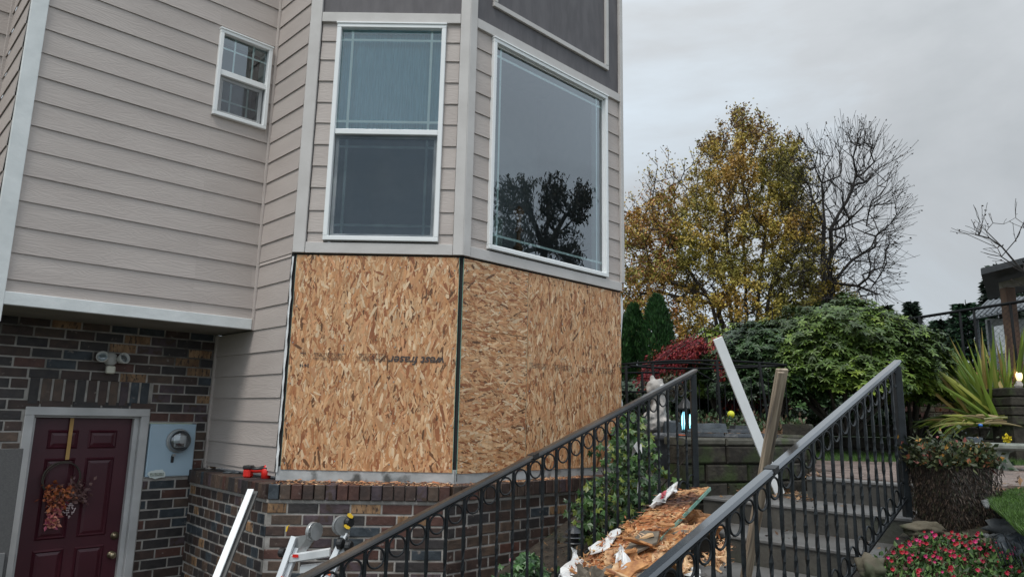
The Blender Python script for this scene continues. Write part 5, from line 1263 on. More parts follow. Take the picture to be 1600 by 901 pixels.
def gleaf(rng, lf, n):
    if noise.noise(n * .8 + Vector((9, 0, 0))) > .25 + .2 * rng.random(): return
    q = n + rv(rng) * abs(rng.gauss(0, .15)); px = 800 + F_PX * q.dot(rt) / q.dot(fw); py = 450.5 - F_PX * q.dot(up) / q.dot(fw)
    if px < 1085 and py < 270 + (1085 - px) * .6 and rng.random() < .85: return
    if px > 1255 and py < 330 and rng.random() < .6: return
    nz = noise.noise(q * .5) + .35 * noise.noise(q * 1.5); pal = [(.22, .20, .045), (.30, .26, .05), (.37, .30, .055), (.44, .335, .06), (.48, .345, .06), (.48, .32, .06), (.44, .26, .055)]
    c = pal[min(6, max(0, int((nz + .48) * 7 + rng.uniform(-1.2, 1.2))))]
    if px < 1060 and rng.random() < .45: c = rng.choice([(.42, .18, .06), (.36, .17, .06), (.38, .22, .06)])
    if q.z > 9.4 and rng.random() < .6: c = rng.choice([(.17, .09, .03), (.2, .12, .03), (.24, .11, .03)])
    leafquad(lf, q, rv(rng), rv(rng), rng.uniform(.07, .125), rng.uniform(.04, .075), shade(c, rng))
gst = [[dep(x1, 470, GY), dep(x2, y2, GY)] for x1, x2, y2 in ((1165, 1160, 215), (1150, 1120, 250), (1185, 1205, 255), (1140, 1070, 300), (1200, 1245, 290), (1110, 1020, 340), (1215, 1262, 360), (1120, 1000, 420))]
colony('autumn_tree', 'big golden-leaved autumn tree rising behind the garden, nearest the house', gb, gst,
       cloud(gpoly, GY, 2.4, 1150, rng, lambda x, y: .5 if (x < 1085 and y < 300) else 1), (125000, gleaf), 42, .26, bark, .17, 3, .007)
rng = random.Random(43); BY = 22
bpoly = [(1240, 235), (1262, 222), (1290, 240), (1310, 222), (1332, 210), (1352, 204), (1362, 218), (1392, 240), (1400, 265), (1392, 290), (1412, 318), (1404, 352), (1396, 372), (1400, 388), (1390, 410), (1392, 440), (1372, 462), (1320, 470), (1262, 460), (1248, 380), (1256, 300)]
def bleaf(rng, lf, n): q = n + rv(rng) * .04; leafquad(lf, q, rv(rng), rv(rng), rng.uniform(.05, .10), rng.uniform(.03, .06), shade((.05, .035, .025), rng))
bb = dep(1284, 600, BY); bb.z = -.5
bst = [[dep(1284, 470, BY), dep(1287, 350, BY), dep(1283, 285, BY), dep(1300, 235, BY)], [dep(1290, 455, BY), dep(1330, 408, BY + .4), dep(1368, 386, BY + .6)], [dep(1298, 470, BY), dep(1297, 360, BY - .4), dep(1335, 290, BY - .5), dep(1345, 225, BY - .4)],
       [dep(1287, 350, BY), dep(1262, 290, BY + .3)], [dep(1290, 440, BY), dep(1340, 445, BY), dep(1372, 458, BY)]]
colony('bare_tree', 'leafless dark tree with spreading twigs right of the golden tree', bb, bst, cloud(bpoly, BY, 1.6, 330, rng), (1300, bleaf), 8, .15, bark_tree, .30, 4, .006)
rng = random.Random(44); TY = 10.2
tpoly = [(1500, 362), (1535, 340), (1560, 352), (1585, 336), (1640, 330), (1660, 440), (1620, 470), (1585, 430), (1545, 385), (1512, 380)]
colony('bare_tree', 'thin bare young tree reaching in at the right edge over the shed roof', Vector((8.3, 10.2, -.1)), [[dep(1650, 480, TY), dep(1600, 420, TY), dep(1570, 385, TY), dep(1520, 360, TY)], [dep(1640, 470, TY), dep(1600, 350, TY)]],
       cloud(tpoly, TY, .5, 42, rng), (70, lambda r, lf, n: leafquad(lf, n, rv(r), rv(r), r.uniform(.03, .05), .025, (.05, .03, .02))), 5, .035, bark_dark, .10, 2, .0038)
# the tree outside the frame that the picture window mirrors
nC = Vector((math.sin(R(A_ANG)), -math.cos(R(A_ANG)), 0))
def mirrored(px, py, dist_):
    p = vert(px, py, P2, A_ANG); d = ray(px, py).normalized(); r_ = d - nC * 2 * d.dot(nC); return p + r_ * (dist_ / math.hypot(r_.x, r_.y))
rng = random.Random(31); MD = 8.0; tg = []
lobes = [(798, 300, 14, 22), (822, 298, 12, 26), (812, 335, 28, 26), (866, 294, 17, 20), (862, 325, 15, 22), (905, 300, 9, 14), (896, 322, 11, 16), (826, 372, 46, 22), (870, 362, 26, 20), (885, 390, 14, 14), (792, 372, 26, 16)]
for _ in range(420):
    x, y, rx, ry = rng.choice(lobes); a = rng.uniform(0, 6.28); r_ = math.sqrt(rng.random()); tg.append(mirrored(x + math.cos(a) * rx * r_, y + 10 + math.sin(a) * ry * r_, MD + rng.uniform(-.5, .5)))
mbase = mirrored(850, 400, MD); top_ = [mirrored(x, y, MD) for x, y in ((815, 300), (866, 300), (898, 310))]; mbase = Vector((mbase.x, mbase.y, -1.6)); md_ = mirrored(850, 395, MD)
colony('street_tree', 'dark-leaved tree standing opposite the bay, seen only mirrored in the picture window', mbase, [[md_, p] for p in top_], tg,
       (4800, lambda r, lf, n: leafquad(lf, n + rv(r) * abs(r.gauss(0, .05)), rv(r) * .6 + Vector((0, 0, -1)), rv(r), r.uniform(.06, .14), .034, shade((.04, .035, .018), r))), 31, .1, bark, .10, 2, .006)

# --- cedars (clipped arborvitae columns)
def cedar(label, x, y, zt, rad, seed):
    rng = random.Random(seed); base = Vector((x, y, HG(x, y))); t = thing('arborvitae', label, 'conifer', base, 'dark green conifers beside the house corner')
    mb = MB(); mb.tube([base, base + Vector((0, 0, (zt - base.z) * .9))], [.05, .01], 6); mb.build('trunk', bark, t)
    lf = MB(); Hh = zt - base.z
    for _ in range(6500):
        h = rng.random() ** .8; prof = (min(1, h * 5 + .35)) * (1 - h ** 2.6) ** .62
        a = rng.uniform(0, 2 * math.pi); lump = 1 + .16 * noise.noise(Vector((math.cos(a) * 2, math.sin(a) * 2, h * 6 + seed)))
        r_ = rad * prof * lump * rng.uniform(.72, 1.06); q = base + Vector((math.cos(a) * r_, math.sin(a) * r_, h * Hh))
        out = Vector((math.cos(a), math.sin(a), 0)); d = (out * .55 + Vector((0, 0, 1)) + rv(rng) * .35)
        c = rng.choice([(.028, .085, .024), (.04, .115, .03), (.055, .14, .036), (.02, .055, .018)]); leafquad(lf, q, d, (out + rv(rng) * .5).normalized(), rng.uniform(.05, .11), rng.uniform(.018, .035), shade(c, rng))
    tag(lf.build('crown', leaf, t), kind='stuff')
cedar('tallest dark green column conifer, rightmost of the row by the house', 2.30, 11, 1.93, .32, 1)
cedar('middle dark green column conifer of the row by the house', 1.98, 11.3, 1.82, .27, 2)
cedar('dark column conifer partly hidden by the house corner', 1.72, 11.1, 1.62, .26, 3)
cedar('small bright conifer tip leaning between the tallest column and the maple', 2.47, 11.2, 1.5, .2, 4)

# --- shrubs with whorled leaves (rhododendron)
def rhodo(name, label, c, rx, ry, zt, nw, seed, cols, ll=.085, lw=.028, zb=None, top=1.0):
    rng = random.Random(seed); zb = HG(c[0], c[1]) if zb is None else zb; base = Vector((c[0], c[1], zb)); t = thing(name, label, 'shrub', base)
    mb = MB(); tips = []
    for k in range(9):
        a = k * .7 + rng.random(); e_ = base + Vector((math.cos(a) * rx * .68, math.sin(a) * ry * .6, (zt - zb) * rng.uniform(.55, .85))); m_ = base.lerp(e_, .5) + Vector((0, 0, -.12 * (zt - zb)))
        mb.tube([base + Vector((math.cos(a) * .08, math.sin(a) * .08, -.05)), m_, e_], [.028, .02, .008], 6, cap=False)
        for j in range(4): f = e_ + Vector((rng.gauss(0, rx * .22), rng.gauss(0, ry * .22), abs(rng.gauss(0, .2)))); mb.tube([m_.lerp(e_, rng.random()), f], [.01, .004], 4, cap=False)
    mb.build('stems', bark, t); lf = MB()
    for _ in range(nw):
        while True:
            d = rv(rng)
            if d.z > -.35: break
        lump = 1 + .20 * noise.noise(d * 2.2 + Vector((seed, 0, 0))) + .12 * noise.noise(d * 5.5 + Vector((seed, 5, 0)))
        rr = lump * rng.uniform(.78, 1.0) if rng.random() < .8 else lump * rng.uniform(.4, .8)
        zc = zb + (zt - zb) * .45
        q = Vector((c[0] + d.x * rx * rr, c[1] + d.y * ry * rr, zc + d.z * (zt - zc) * rr * top))
        if q.z < zb + .12: continue
        up_ = (Vector((d.x * .7, d.y * .7, 1.0)) + rv(rng) * .35).normalized(); n = rng.randint(5, 8); u = up_.orthogonal().normalized(); w = up_.cross(u); ph = rng.random() * 6
        hi = max(0, min(1, (q.z - zb) / (zt - zb)))
        cc = cols[min(len(cols) - 1, int(len(cols) * max(0, min(.999, .5 + .9 * noise.noise(q * 1.6 + Vector((seed, 0, 0))) + rng.gauss(0, .18)))))]
        for k in range(n):
            a = ph + 2 * math.pi * k / n; o_ = u * math.cos(a) + w * math.sin(a); dl = (o_ + up_ * rng.uniform(-.25, .45)).normalized(); l_ = ll * rng.uniform(.75, 1.25)
            s_ = dl.cross(up_).normalized() * lw * .5 * rng.uniform(.8, 1.2); mid = q + dl * l_ * .55; col = shade(cc, rng, .8, 1.2)
            lf.add([q, q + dl * l_ * .4 + s_ - up_ * .004, q + dl * l_ * .75 + s_ * .85 - up_ * .008, q + dl * l_ - up_ * .016, q + dl * l_ * .75 - s_ * .85 - up_ * .008, q + dl * l_ * .4 - s_ - up_ * .004], [(0, 1, 2, 3), (0, 3, 4, 5)], 0, col)
    tag(lf.build('foliage', leaf_wet, t), kind='stuff'); return t
gr = [(.04, .07, .016), (.065, .115, .022), (.10, .165, .028), (.15, .23, .036), (.23, .31, .045)]
gd_ = [(.022, .042, .018), (.03, .06, .022), (.045, .09, .028), (.06, .12, .036)]
rhodo('rhododendron', 'large spreading glossy green rhododendron behind the right railing', (4.05, 8.6), 1.22, .9, 1.50, 8200, 3, gr, ll=.066, lw=.022)
rhodo('rhododendron', 'deeper green leafy shrub against the left side of the large rhododendron', (3.1, 8.7), .72, .7, 1.25, 3400, 4, gd_, ll=.062, lw=.021)
rhodo('camellia', 'light yellow-green shrub right behind the top of the white board', (2.85, 9.3), .55, .5, 1.26, 1300, 5, gr[2:], ll=.07, lw=.03)
rhodo('rhododendron', 'yellowish outer lobe of shrub above the end of the right railing', (5.0, 8.9), .62, .6, 1.18, 2500, 6, gr[1:], ll=.062, lw=.021)
rhodo('hedge', 'dark low hedge behind the metal frame', (2.3, 10.2), 1.7, .5, .62, 3000, 7, gd_[:2] + [(.06, .05, .02)], ll=.07)
rhodo('hedge', 'dark green background hedge between the cedars and the big shrubs', (5.6, 13.2), 3.0, .9, 1.25, 4200, 8, gd_, ll=.13, lw=.05)
# --- weeping japanese maple
def maple():
    rng = random.Random(17); c = Vector((2.62, 9.1, HG(2.6, 9))); t = thing('japanese_maple', 'crimson weeping japanese maple behind the black metal frame', 'tree', c)
    mb = MB(); lf = MB(); cols = [(.20, .012, .02), (.28, .018, .03), (.34, .03, .04), (.14, .01, .016), (.3, .04, .02)]
    zt = 1.10
    for k in range(56):
        a = rng.uniform(0, 2 * math.pi); r_ = rng.uniform(.35, 1.08); top = Vector((c.x + math.cos(a) * r_ * .35, c.y + math.sin(a) * r_ * .3, zt - .05 - .05 * rng.random())); e_ = Vector((c.x + math.cos(a) * r_, c.y + math.sin(a) * r_ * .8, zt - .16 - .34 * r_ * r_ - rng.random() * .12))
        pts = [c + Vector((0, 0, .2)), c.lerp(top, .6) + Vector((0, 0, .25)), top, top.lerp(e_, .55) + Vector((0, 0, .07)), e_]; mb.tube(pts, [.022, .018, .009, .005, .003], 5, cap=False)
        for _ in range(330):
            t_ = rng.random() ** .8; q = top.lerp(e_, t_) + Vector((0, 0, .07 * math.sin(t_ * 3.1))) + rv(rng) * abs(rng.gauss(0, .055)); q.z -= abs(rng.gauss(0, .05))
            leafquad(lf, q, Vector((math.cos(a) * .5, math.sin(a) * .5, -.7)) + rv(rng) * .6, rv(rng), rng.uniform(.035, .07), rng.uniform(.012, .022), shade(rng.choice(cols), rng))
    for _ in range(1500):
        a = rng.uniform(0, 6.28); q = Vector((3.0 + rng.gauss(0, .16), 8.9, .62 - rng.random() * .45)); leafquad(lf, q, rv(rng) + Vector((0, 0, -.6)), rv(rng), .05, .02, shade(rng.choice(cols[3:]), rng))
    mb.build('branches', bark, t); tag(lf.build('crown', leaf, t), kind='stuff')
maple()
# --- sword-leaved plant
def sword():
    rng = random.Random(23); c = Vector((5.72, 8.35, .0)); t = thing('sword_leaf_plant', 'big clump of long sword-shaped leaves, yellow-green with fallen blades, left of the brick pillar', 'plant', c)
    pal = [(.18, .27, .035), (.24, .33, .05), (.13, .21, .035), (.30, .33, .06), (.33, .24, .07)]
    def blade(base, d, L_, w, droop, col, mbx):
        side = d.cross(Vector((0, -1, .1))).normalized() if abs(d.y) < .95 else Vector((1, 0, 0)); side = (side + rv(rng) * .35).normalized(); n = 6; vs = []; p = base.copy(); cur = d.normalized()
        for i in range(n + 1):
            f = i / n; ww = w * (.55 + 1.2 * f * (1 - f) * 1.6) * (1 - f ** 5) + .0005
            vs += [p - side * ww * .5, p + Vector((0, -.004, 0)), p + side * ww * .5]; cur = (cur + Vector((0, 0, -droop * f))).normalized(); p = p + cur * L_ / n
        mbx.add(vs, [(3 * i, 3 * i + 1, 3 * i + 4, 3 * i + 3) for i in range(n)] + [(3 * i + 1, 3 * i + 2, 3 * i + 5, 3 * i + 4) for i in range(n)], 0, col)
    k = 0
    for (n, dx, lean, sp, L0, dr) in ((46, .1, .0, .20, 1.08, .03), (60, -.1, -.78, .28, 1.15, .08), (20, .28, .42, .22, .9, .08), (40, -.1, -1.7, .6, .8, .34)):
        for _ in range(n):
            b = c + Vector((dx + rng.gauss(0, .07), rng.gauss(0, .10), .02)); d = Vector((lean + rng.gauss(0, sp), rng.gauss(-.12, .25), 1 if lean > -1.2 else rng.uniform(.15, .5))); col = shade(rng.choice(pal), rng)
            mb = MB(); blade(b, d, L0 * rng.uniform(.62, 1.12), rng.uniform(.03, .05), dr * rng.uniform(.3, 1.6), col, mb); mb.build('blade', leaf_wet, t); k += 1
    mb = MB()
    for _ in range(60):
        b = c + Vector((rng.uniform(-.5, .2), rng.uniform(-.4, .2), .03 + rng.random() * .07)); blade(b, Vector((rng.choice((-1, -1, .8)), rng.gauss(0, .5), rng.uniform(-.0, .3))), rng.uniform(.2, .5), .026, .16, shade(rng.choice([(.35, .25, .12), (.3, .3, .07), (.2, .22, .05), (.4, .3, .16)]), rng), mb)
    tag(mb.build('fallen_blades', leaf_wet, t), kind='stuff')
sword()
# --- low ground cover on the raised bed, lawn strips
def scatter_leaves(name, label, cat, n, pos, cols, l_, w_, seed, mat_=leaf, upf=1.0):
    rng = random.Random(seed); mb = MB()
    for _ in range(n):
        q = pos(rng)
        if q is None: continue
        leafquad(mb, q, rv(rng) + Vector((0, 0, upf)), rv(rng), rng.uniform(*l_), rng.uniform(*w_), shade(rng.choice(cols), rng))
    return tag(mb.build(name, mat_), label, cat, None, 'stuff')
scatter_leaves('ground_cover', 'dark low creeping green cover along the top of the dark block wall', 'ground cover', 9000, lambda r: Vector((r.uniform(3.7, 8.2), r.uniform(8.95, 9.6), .0 + abs(r.gauss(0, .035)))) , [(.02, .04, .012), (.03, .06, .015), (.045, .08, .02)], (.03, .07), (.02, .04), 51)
scatter_leaves('ground_cover', 'loose green weeds and dry leaves under the maple and metal frame', 'ground cover', 9000, lambda r: (lambda p: p if behind_wall(p.x, p.y) else None)(Vector((r.uniform(1.2, 4.2), r.uniform(6.5, 9.6), -.09 + abs(r.gauss(0, .06))))), [(.03, .06, .015), (.05, .10, .03), (.07, .12, .05), (.1, .06, .03), (.06, .04, .02)], (.03, .07), (.015, .03), 52)
def grass(label, n, pos, seed, h=(.03, .07)):
    rng = random.Random(seed); mb = MB()
    for _ in range(n):
        q = pos(rng)
        if q is None: continue
        hh = rng.uniform(*h); a = rng.uniform(0, 6.3); s_ = Vector((math.cos(a), math.sin(a), 0)) * .003; l_ = Vector((rng.gauss(0, .4), rng.gauss(0, .4), 1)) * hh
        mb.add([q - s_, q + s_, q + l_], [(0, 1, 2)], 0, shade(rng.choice([(.05, .11, .015), (.07, .15, .02), (.09, .17, .03), (.035, .08, .015)]), rng))
    return tag(mb.build('grass', leaf), label, 'grass', None, 'stuff')
def gp1(r):
    x, y = r.uniform(2.9, 8.5), r.uniform(7.25, 9.2)
    return None if behind_wall(x, y) else Vector((x, y, -.40))
grass('strip of green lawn between the paved path and the dark block wall', 26000, gp1, 61, (.05, .10))
mb = gridmesh(2.6, 9.5, 7.2, 9.4, .2, lambda x, y: -.372, lambda x, y: not behind_wall(x, y)); tag(mb.build('lawn', grassm), kind='structure')
LQ = [(1548, 792), (1558, 778), (1606, 762), (1640, 752), (1640, 850), (1600, 838), (1572, 812)]
mb = MB(); mb.add([hz(x, y, -.405) for x, y in LQ], [tuple(range(len(LQ)))]); tag(mb.build('lawn', grassm), kind='structure')
def gp2(r):
    while True:
        x, y = r.uniform(1545, 1640), r.uniform(750, 852)
        if inpoly(x, y, LQ): return hz(x, y, -.406)
grass('bright green lawn patch at the right edge beside the grey rocks', 16000, gp2, 62, (.025, .05))
# --- grape-leaved vine bush by the bay corner
def lobed(mb, q, d, n, s_, col):
    d = d.normalized(); n = (n - d * n.dot(d)).normalized(); u = d.cross(n); pts = []
    for a, r_ in ((-2.6, .35), (-1.9, .85), (-1.35, .55), (-.75, 1.0), (-.38, .62), (0, 1.15), (.38, .62), (.75, 1.0), (1.35, .55), (1.9, .85), (2.6, .35)):
        pts.append(q + (d * math.cos(a) + u * math.sin(a)) * r_ * s_ - n * (.18 * s_ * abs(math.sin(a * 1.5))))
    mb.add([q] + pts, [(0, i + 1, i + 2) for i in range(10)], 0, col)
def vine(name, label, c, spread, n, seed, sz=(.022, .052), cols=None):
    rng = random.Random(seed); base = Vector(c); t = thing(name, label, 'plant', base); mb = MB(); lf = MB()
    for k in range(12):
        e_ = base + Vector((rng.gauss(0, spread[0] * .6), rng.gauss(0, spread[1] * .5), rng.uniform(.3, 1) * spread[2])); mb.tube([base, base.lerp(e_, .5) + rv(rng) * .08, e_], [.008, .006, .003], 5, cap=False)
    cols = cols or [(.02, .055, .014), (.03, .08, .018), (.045, .10, .022), (.07, .14, .03), (.15, .19, .03), (.025, .06, .02)]
    for _ in range(n):
        h = rng.random(); wd = math.sin(math.pi * min(1, h * .78 + .16)); q = base + Vector((rng.gauss(0, .42) * spread[0] * wd + spread[3] * h, rng.gauss(0, .4) * spread[1] * wd, h * spread[2]))
        lobed(lf, q, Vector((rng.gauss(0, .6), -.3 + rng.gauss(0, .4), -.6)), Vector((rng.gauss(0, .5), -1, .5 + rng.gauss(0, .4))), rng.uniform(*sz), shade(rng.choice(cols), rng))
    mb.build('stems', bark, t); tag(lf.build('foliage', leaf_wet, t), kind='stuff')
vb = dep(985, 830, 5.35)
vine('vine_shrub', 'leafy green vine with lobed leaves between the bay corner and the left railing', (vb.x, vb.y, -.80), (.30, .30, .84, .02), 780, 71)
vine('vine_shrub', 'lower left lobe of lobed-leaf vine beside the brick bay corner', (vb.x - .28, vb.y - .1, -.86), (.2, .2, .42, 0), 200, 72)
sp_ = dep(826, 886, 4.9)
vine('small_shrub', 'small round dark green plant low behind the left railing', (sp_.x, sp_.y, -1.15), (.20, .15, .26, 0), 150, 73, (.025, .05), [(.04, .10, .03), (.06, .14, .035), (.03, .07, .03)])
for i, (px, py, Y) in enumerate([(1000, 705, 5.0), (1003, 755, 4.95), (953, 700, 5.9)]):
    p = dep(px, py, Y); mb = MB(); rng = random.Random(80 + i)
    vs = [p + Vector((rng.gauss(0, .02), rng.gauss(0, .02), rng.gauss(0, .04))) for _ in range(7)]; mb.add(vs, [(0, 1, 2), (2, 1, 3), (3, 4, 2), (4, 3, 5), (5, 6, 4)])
    tag(mb.build('wrap_shred', wrap_w), ['small white wrap shred caught high in the vine leaves', 'small white wrap shred caught in the middle of the vine leaves', 'small white shred by the bay corner above the vine'][i], 'scrap')
p = dep(799, 874, 4.9); mb = MB(); mb.blob(p, .015, 2, .2, 3); mb.tube([p, p + Vector((.01, 0, -.25))], .002, 4); tag(mb.build('pink_flower', mat('pink_petal', (.55, .16, .22), rough=.6)), 'single pale pink flower low behind the left railing', 'flower')
# garden light stake
lp = dep(896, 838, 4.95); gl = thing('path_light', 'small black tiered garden light behind the left railing', 'garden light', (lp.x, lp.y, -1.05))
mb = MB(); Ml = Matrix.Translation(lp); mb.lathe([(.01, .07), (.03, .06), (.055, .035), (.06, .03), (.03, .028)], 16, Ml); mb.lathe([(.07, .005), (.075, .0), (.04, -.002)], 16, Ml); mb.lathe([(.06, -.03), (.065, -.036), (.035, -.05), (.012, -.06)], 16, Ml); mb.build('cap', slate, gl, I4)
mb = MB(); mb.lathe([(.035, -.05), (.038, .03)], 12, Ml); mb.tube([lp + Vector((0, 0, -.05)), lp + Vector((0, 0, -.4))], .008, 6); mb.build('stake', black_pl, gl, I4)

# ================================================================== RIGHT SIDE
# coir planter basket
pb = Vector((2.53, 4.14, -.61)); pl = thing('moss_planter', 'square dark moss-covered planter full of fading plants at the end of the right railing', 'planter', pb)
mb = MB(); Mp = Matrix.Translation(pb) @ Matrix.Rotation(R(12), 4, 'Z'); n = 9; vs = []
for h in range(7):
    z = .40 * h / 6; s_ = .135 + .035 * h / 6
    for k in range(36):
        a = 2 * math.pi * k / 36; m_ = max(abs(math.cos(a)), abs(math.sin(a))) ** .75; r_ = s_ / m_ * (1 + .05 * noise.noise(Vector((math.cos(a) * 4, math.sin(a) * 4, z * 9)))); vs.append(Mp @ Vector((math.cos(a) * r_, math.sin(a) * r_, z)))
mb.add(vs, [(h * 36 + k, h * 36 + (k + 1) % 36, (h + 1) * 36 + (k + 1) % 36, (h + 1) * 36 + k) for h in range(6) for k in range(36)] + [tuple(range(216, 252))]); mb.build('basket', coir, pl)
rng = random.Random(91); mb = MB()
for _ in range(5200):
    f = rng.randrange(4); u = rng.uniform(-1, 1); z = rng.random(); s_ = (.14 + .035 * z); xx, yy = [(u, -1), (1, u), (u, 1), (-1, u)][f]
    q = Mp @ Vector((xx * s_ * 1.02, yy * s_ * 1.02, z * .40)); leafquad(mb, q, Vector((rng.gauss(0, .3), rng.gauss(0, .3), -1)), Mp.to_3x3() @ Vector((xx if f % 2 else 0, yy if not f % 2 else 0, .2)), rng.uniform(.012, .035), rng.uniform(.003, .008), shade(rng.choice([(.035, .024, .018), (.02, .015, .011), (.055, .034, .022), (.03, .034, .014), (.10, .07, .05)]), rng))
tag(mb.build('moss_fringe', leaf, pl), kind='stuff')
mb = MB()
for _ in range(2600):
    q = Mp @ Vector((rng.uniform(-.20, .17), rng.uniform(-.19, .17), .39 + abs(rng.gauss(0, .06)))); c = rng.choice([(.03, .05, .02), (.05, .07, .025), (.04, .045, .02), (.08, .09, .03)]) if rng.random() < .9 else rng.choice([(.35, .12, .06), (.4, .2, .04), (.3, .1, .08)])
    leafquad(mb, q, rv(rng) + Vector((0, 0, .5)), rv(rng), rng.uniform(.02, .05), rng.uniform(.015, .03), shade(c, rng))
tag(mb.build('fading_plants', leaf, pl), kind='stuff')
# concrete bench with scroll legs
b0, b1 = dep(1503, 690, 6.35), dep(1640, 700, 6.1); zb_ = -.135
bn = thing('stone_bench', 'weathered grey-green concrete bench at the right edge, yellow flower on it', 'bench', (b0.x, b0.y, -.40))
Mb = frame((b0.x, b0.y), math.degrees(math.atan2(b1.y - b0.y, b1.x - b0.x)), 0)
mb = MB(); mb.bbox(0, 1.2, 0, .38, zb_ - .055, zb_, .016, Mb); mb.build('bench_seat', bench_m, bn)
for x in (.07, .52):
    mb = MB(); prof = [(0, -.40), (.30, -.40), (.32, -.36), (.28, -.32), (.25, -.26), (.27, -.21), (.33, -.19), (.33, -.191 + .0), (.0, -.191)]
    mb.prism([Mb @ Vector((x + .02 + a * (1 if x < .3 else 1.0), .05, z)) for a, z in prof], .28, Mb.to_3x3() @ Vector((0, 1, 0)))
    mb.ring(Mb @ Vector((x + .10, .048, -.24)), .035, .010, Mb.to_3x3() @ Vector((1, 0, 0)), (0, 0, 1), 16, 6); mb.ring(Mb @ Vector((x + .17, .048, -.33)), .032, .010, Mb.to_3x3() @ Vector((1, 0, 0)), (0, 0, 1), 16, 6)
    mb.build('bench_leg', bench_m, bn)
flat_stone('flat_stone', 'dark flat stone lying on the concrete bench seat', 'stone', (b0.x + .20, b0.y + .15, zb_), .20, .15, .045, 10, slate_b, seed=50)
p = dep(1572, 685, 6.1); mb = MB(); rng = random.Random(3)
for _ in range(60): leafquad(mb, p + rv(rng) * .02 + Vector((0, 0, .0)), rv(rng) + Vector((0, -.5, .3)), rv(rng), .03, .022, shade((.75, .62, .03), rng, .8, 1.1))
mb.tube([p, Vector((p.x - .01, p.y, zb_ - .0))], .003, 4, col=(.1, .2, .03)); tag(mb.build('yellow_flower', leaf), 'small bright yellow flower on the concrete bench', 'flower', None, None)
for i, (px, py, r_, lab) in enumerate([(1513, 716, .035, 'blue glass ball in the leaves at the left bench leg'), (1536, 737, .04, 'blue flattened ball on the paving under the bench'), (1532, 664, .022, 'tiny blue glass globe above the bench')]):
    mb = MB(); mb.blob(dep(px, py, 6.15 if i < 2 else 7.4), r_, 2, .1, i, sc=(1.2 if i == 1 else 1, 1, .8)); tag(mb.build('blue_ball', mat('blue_glass', (.02, .10, .42), (.04, .16, .5), rough=.2), None, I4, True), lab, 'ball')
vine('small_shrub', 'low green leafy plant growing under the concrete bench', (dep(1548, 742, 6.3).x, 6.35, -.39), (.24, .12, .22, 0), 150, 95, (.02, .04), [(.02, .06, .02), (.03, .08, .03)])
# small string lights hung on the dark wall
mb = MB()
for px, py in ((1463, 667), (1467, 665), (1500, 665), (1504, 668), (1503, 672), (1509, 676), (1506, 664)): mb.blob(dep(px, py, 8.6), .012, 1, 0)
tag(mb.build('string_lights', mat('tiny_bulb', (.75, .8, .9), rough=.3)), 'few tiny white bulbs on a stake before the dark block wall', 'lights', None, 'stuff')
# brick pillar with a lit lamp
pr0 = dep(1577, 604, 7.9); pil = thing('lamp_pillar', 'dark block pillar with a lit white lamp on top, cut by the right edge', 'pillar', (pr0.x + .2, 8.1, -.38))
random.seed(4)
for i in range(4):
    z = pr0.z - .105 * (i + 1)
    for k in range(2): mb = MB(); mb.bbox(pr0.x + .003 + .23 * k - (.0 if i % 2 else .0), pr0.x + .227 + .23 * k, 7.9, 8.3, z + .002, z + .101, .012); mb.build('block', block_m, pil)
mb = MB(); mb.box(pr0.x + .02, pr0.x + .45, 7.93, 8.28, -.4, pr0.z - .42); mb.build('pillar_base', block_m, pil)
q = dep(1594, 596, 8.0); lm = thing('globe_lamp', 'lit warm lamp on the pillar at the right edge', 'lamp', (q.x, q.y, pr0.z))
mb = MB(); mb.lathe([(.045, 0), (.05, .02), (.035, .05), (.02, .08)], 14, Matrix.Translation((q.x + .02, 8.05, pr0.z + .001))); mb.build('lamp_base', stone_w, lm)
mb = MB(); mb.lathe([(.02, .08), (.032, .11), (.034, .15), (.018, .18)], 14, Matrix.Translation((q.x + .03, 8.05, pr0.z + .001))); mb.build('bulb', glow2, lm, I4, True)
# rocks edging the lawn
for i, (px, py, Y, r_, sc, lab, m) in enumerate([
    (1556, 800, 4.2, .115, (1.1, .8, .55), 'grey boulder right of the mossy planter, edging the lawn', rock_m), (1594, 826, 3.9, .12, (1.3, .8, .5), 'largest grey boulder at the right edge below the lawn', rock_m),
    (1594, 858, 3.5, .10, (1.0, .8, .6), 'blue-grey boulder at the right edge above the flowers', slate_b), (1496, 842, 3.85, .05, (1.5, .8, .6), 'small dark rock under the mossy planter', rock_t),
    (1446, 826, 3.95, .05, (2.2, .9, .7), 'squarish brown block left below the mossy planter', rock_t), (1362, 893, 3.1, .06, (.9, .9, 1.0), 'tan boulder at the foot of the right railing', rock_t),
    (1530, 848, 3.7, .07, (2.0, .7, .35), 'flat mossy stone edging above the flowers', rock_t)]):
    c = dep(px, py, Y); t = thing('boulder', lab, 'rock', c); mb = MB(); mb.blob((0, 0, 0), r_, 3, .85, 30 + i, 0, sc, 1.9)
    mb.v = [tuple(Vector(w) * (1 + .09 * noise.noise(Vector(w) * 22 + Vector((i, 0, 0))))) for w in mb.v]; mb.build('stone', m, t, WM[t.name], True)
rng = random.Random(15); mb = MB()
for _ in range(160):
    px, py = rng.uniform(1525, 1590), rng.uniform(836, 856); c = dep(px, py, 3.75); mb.blob((c.x, c.y, max(c.z, -.8)), rng.uniform(.008, .022), 1, .5, rng.randrange(99))
for _ in range(26):
    c = hz(rng.uniform(1536, 1562), rng.uniform(780, 792), -.40); mb.blob(c, rng.uniform(.008, .02), 1, .5, rng.randrange(99))
tag(mb.build('pebbles', rock_m), 'loose grey pebbles between the rocks and the flowers', 'gravel', None, 'stuff')
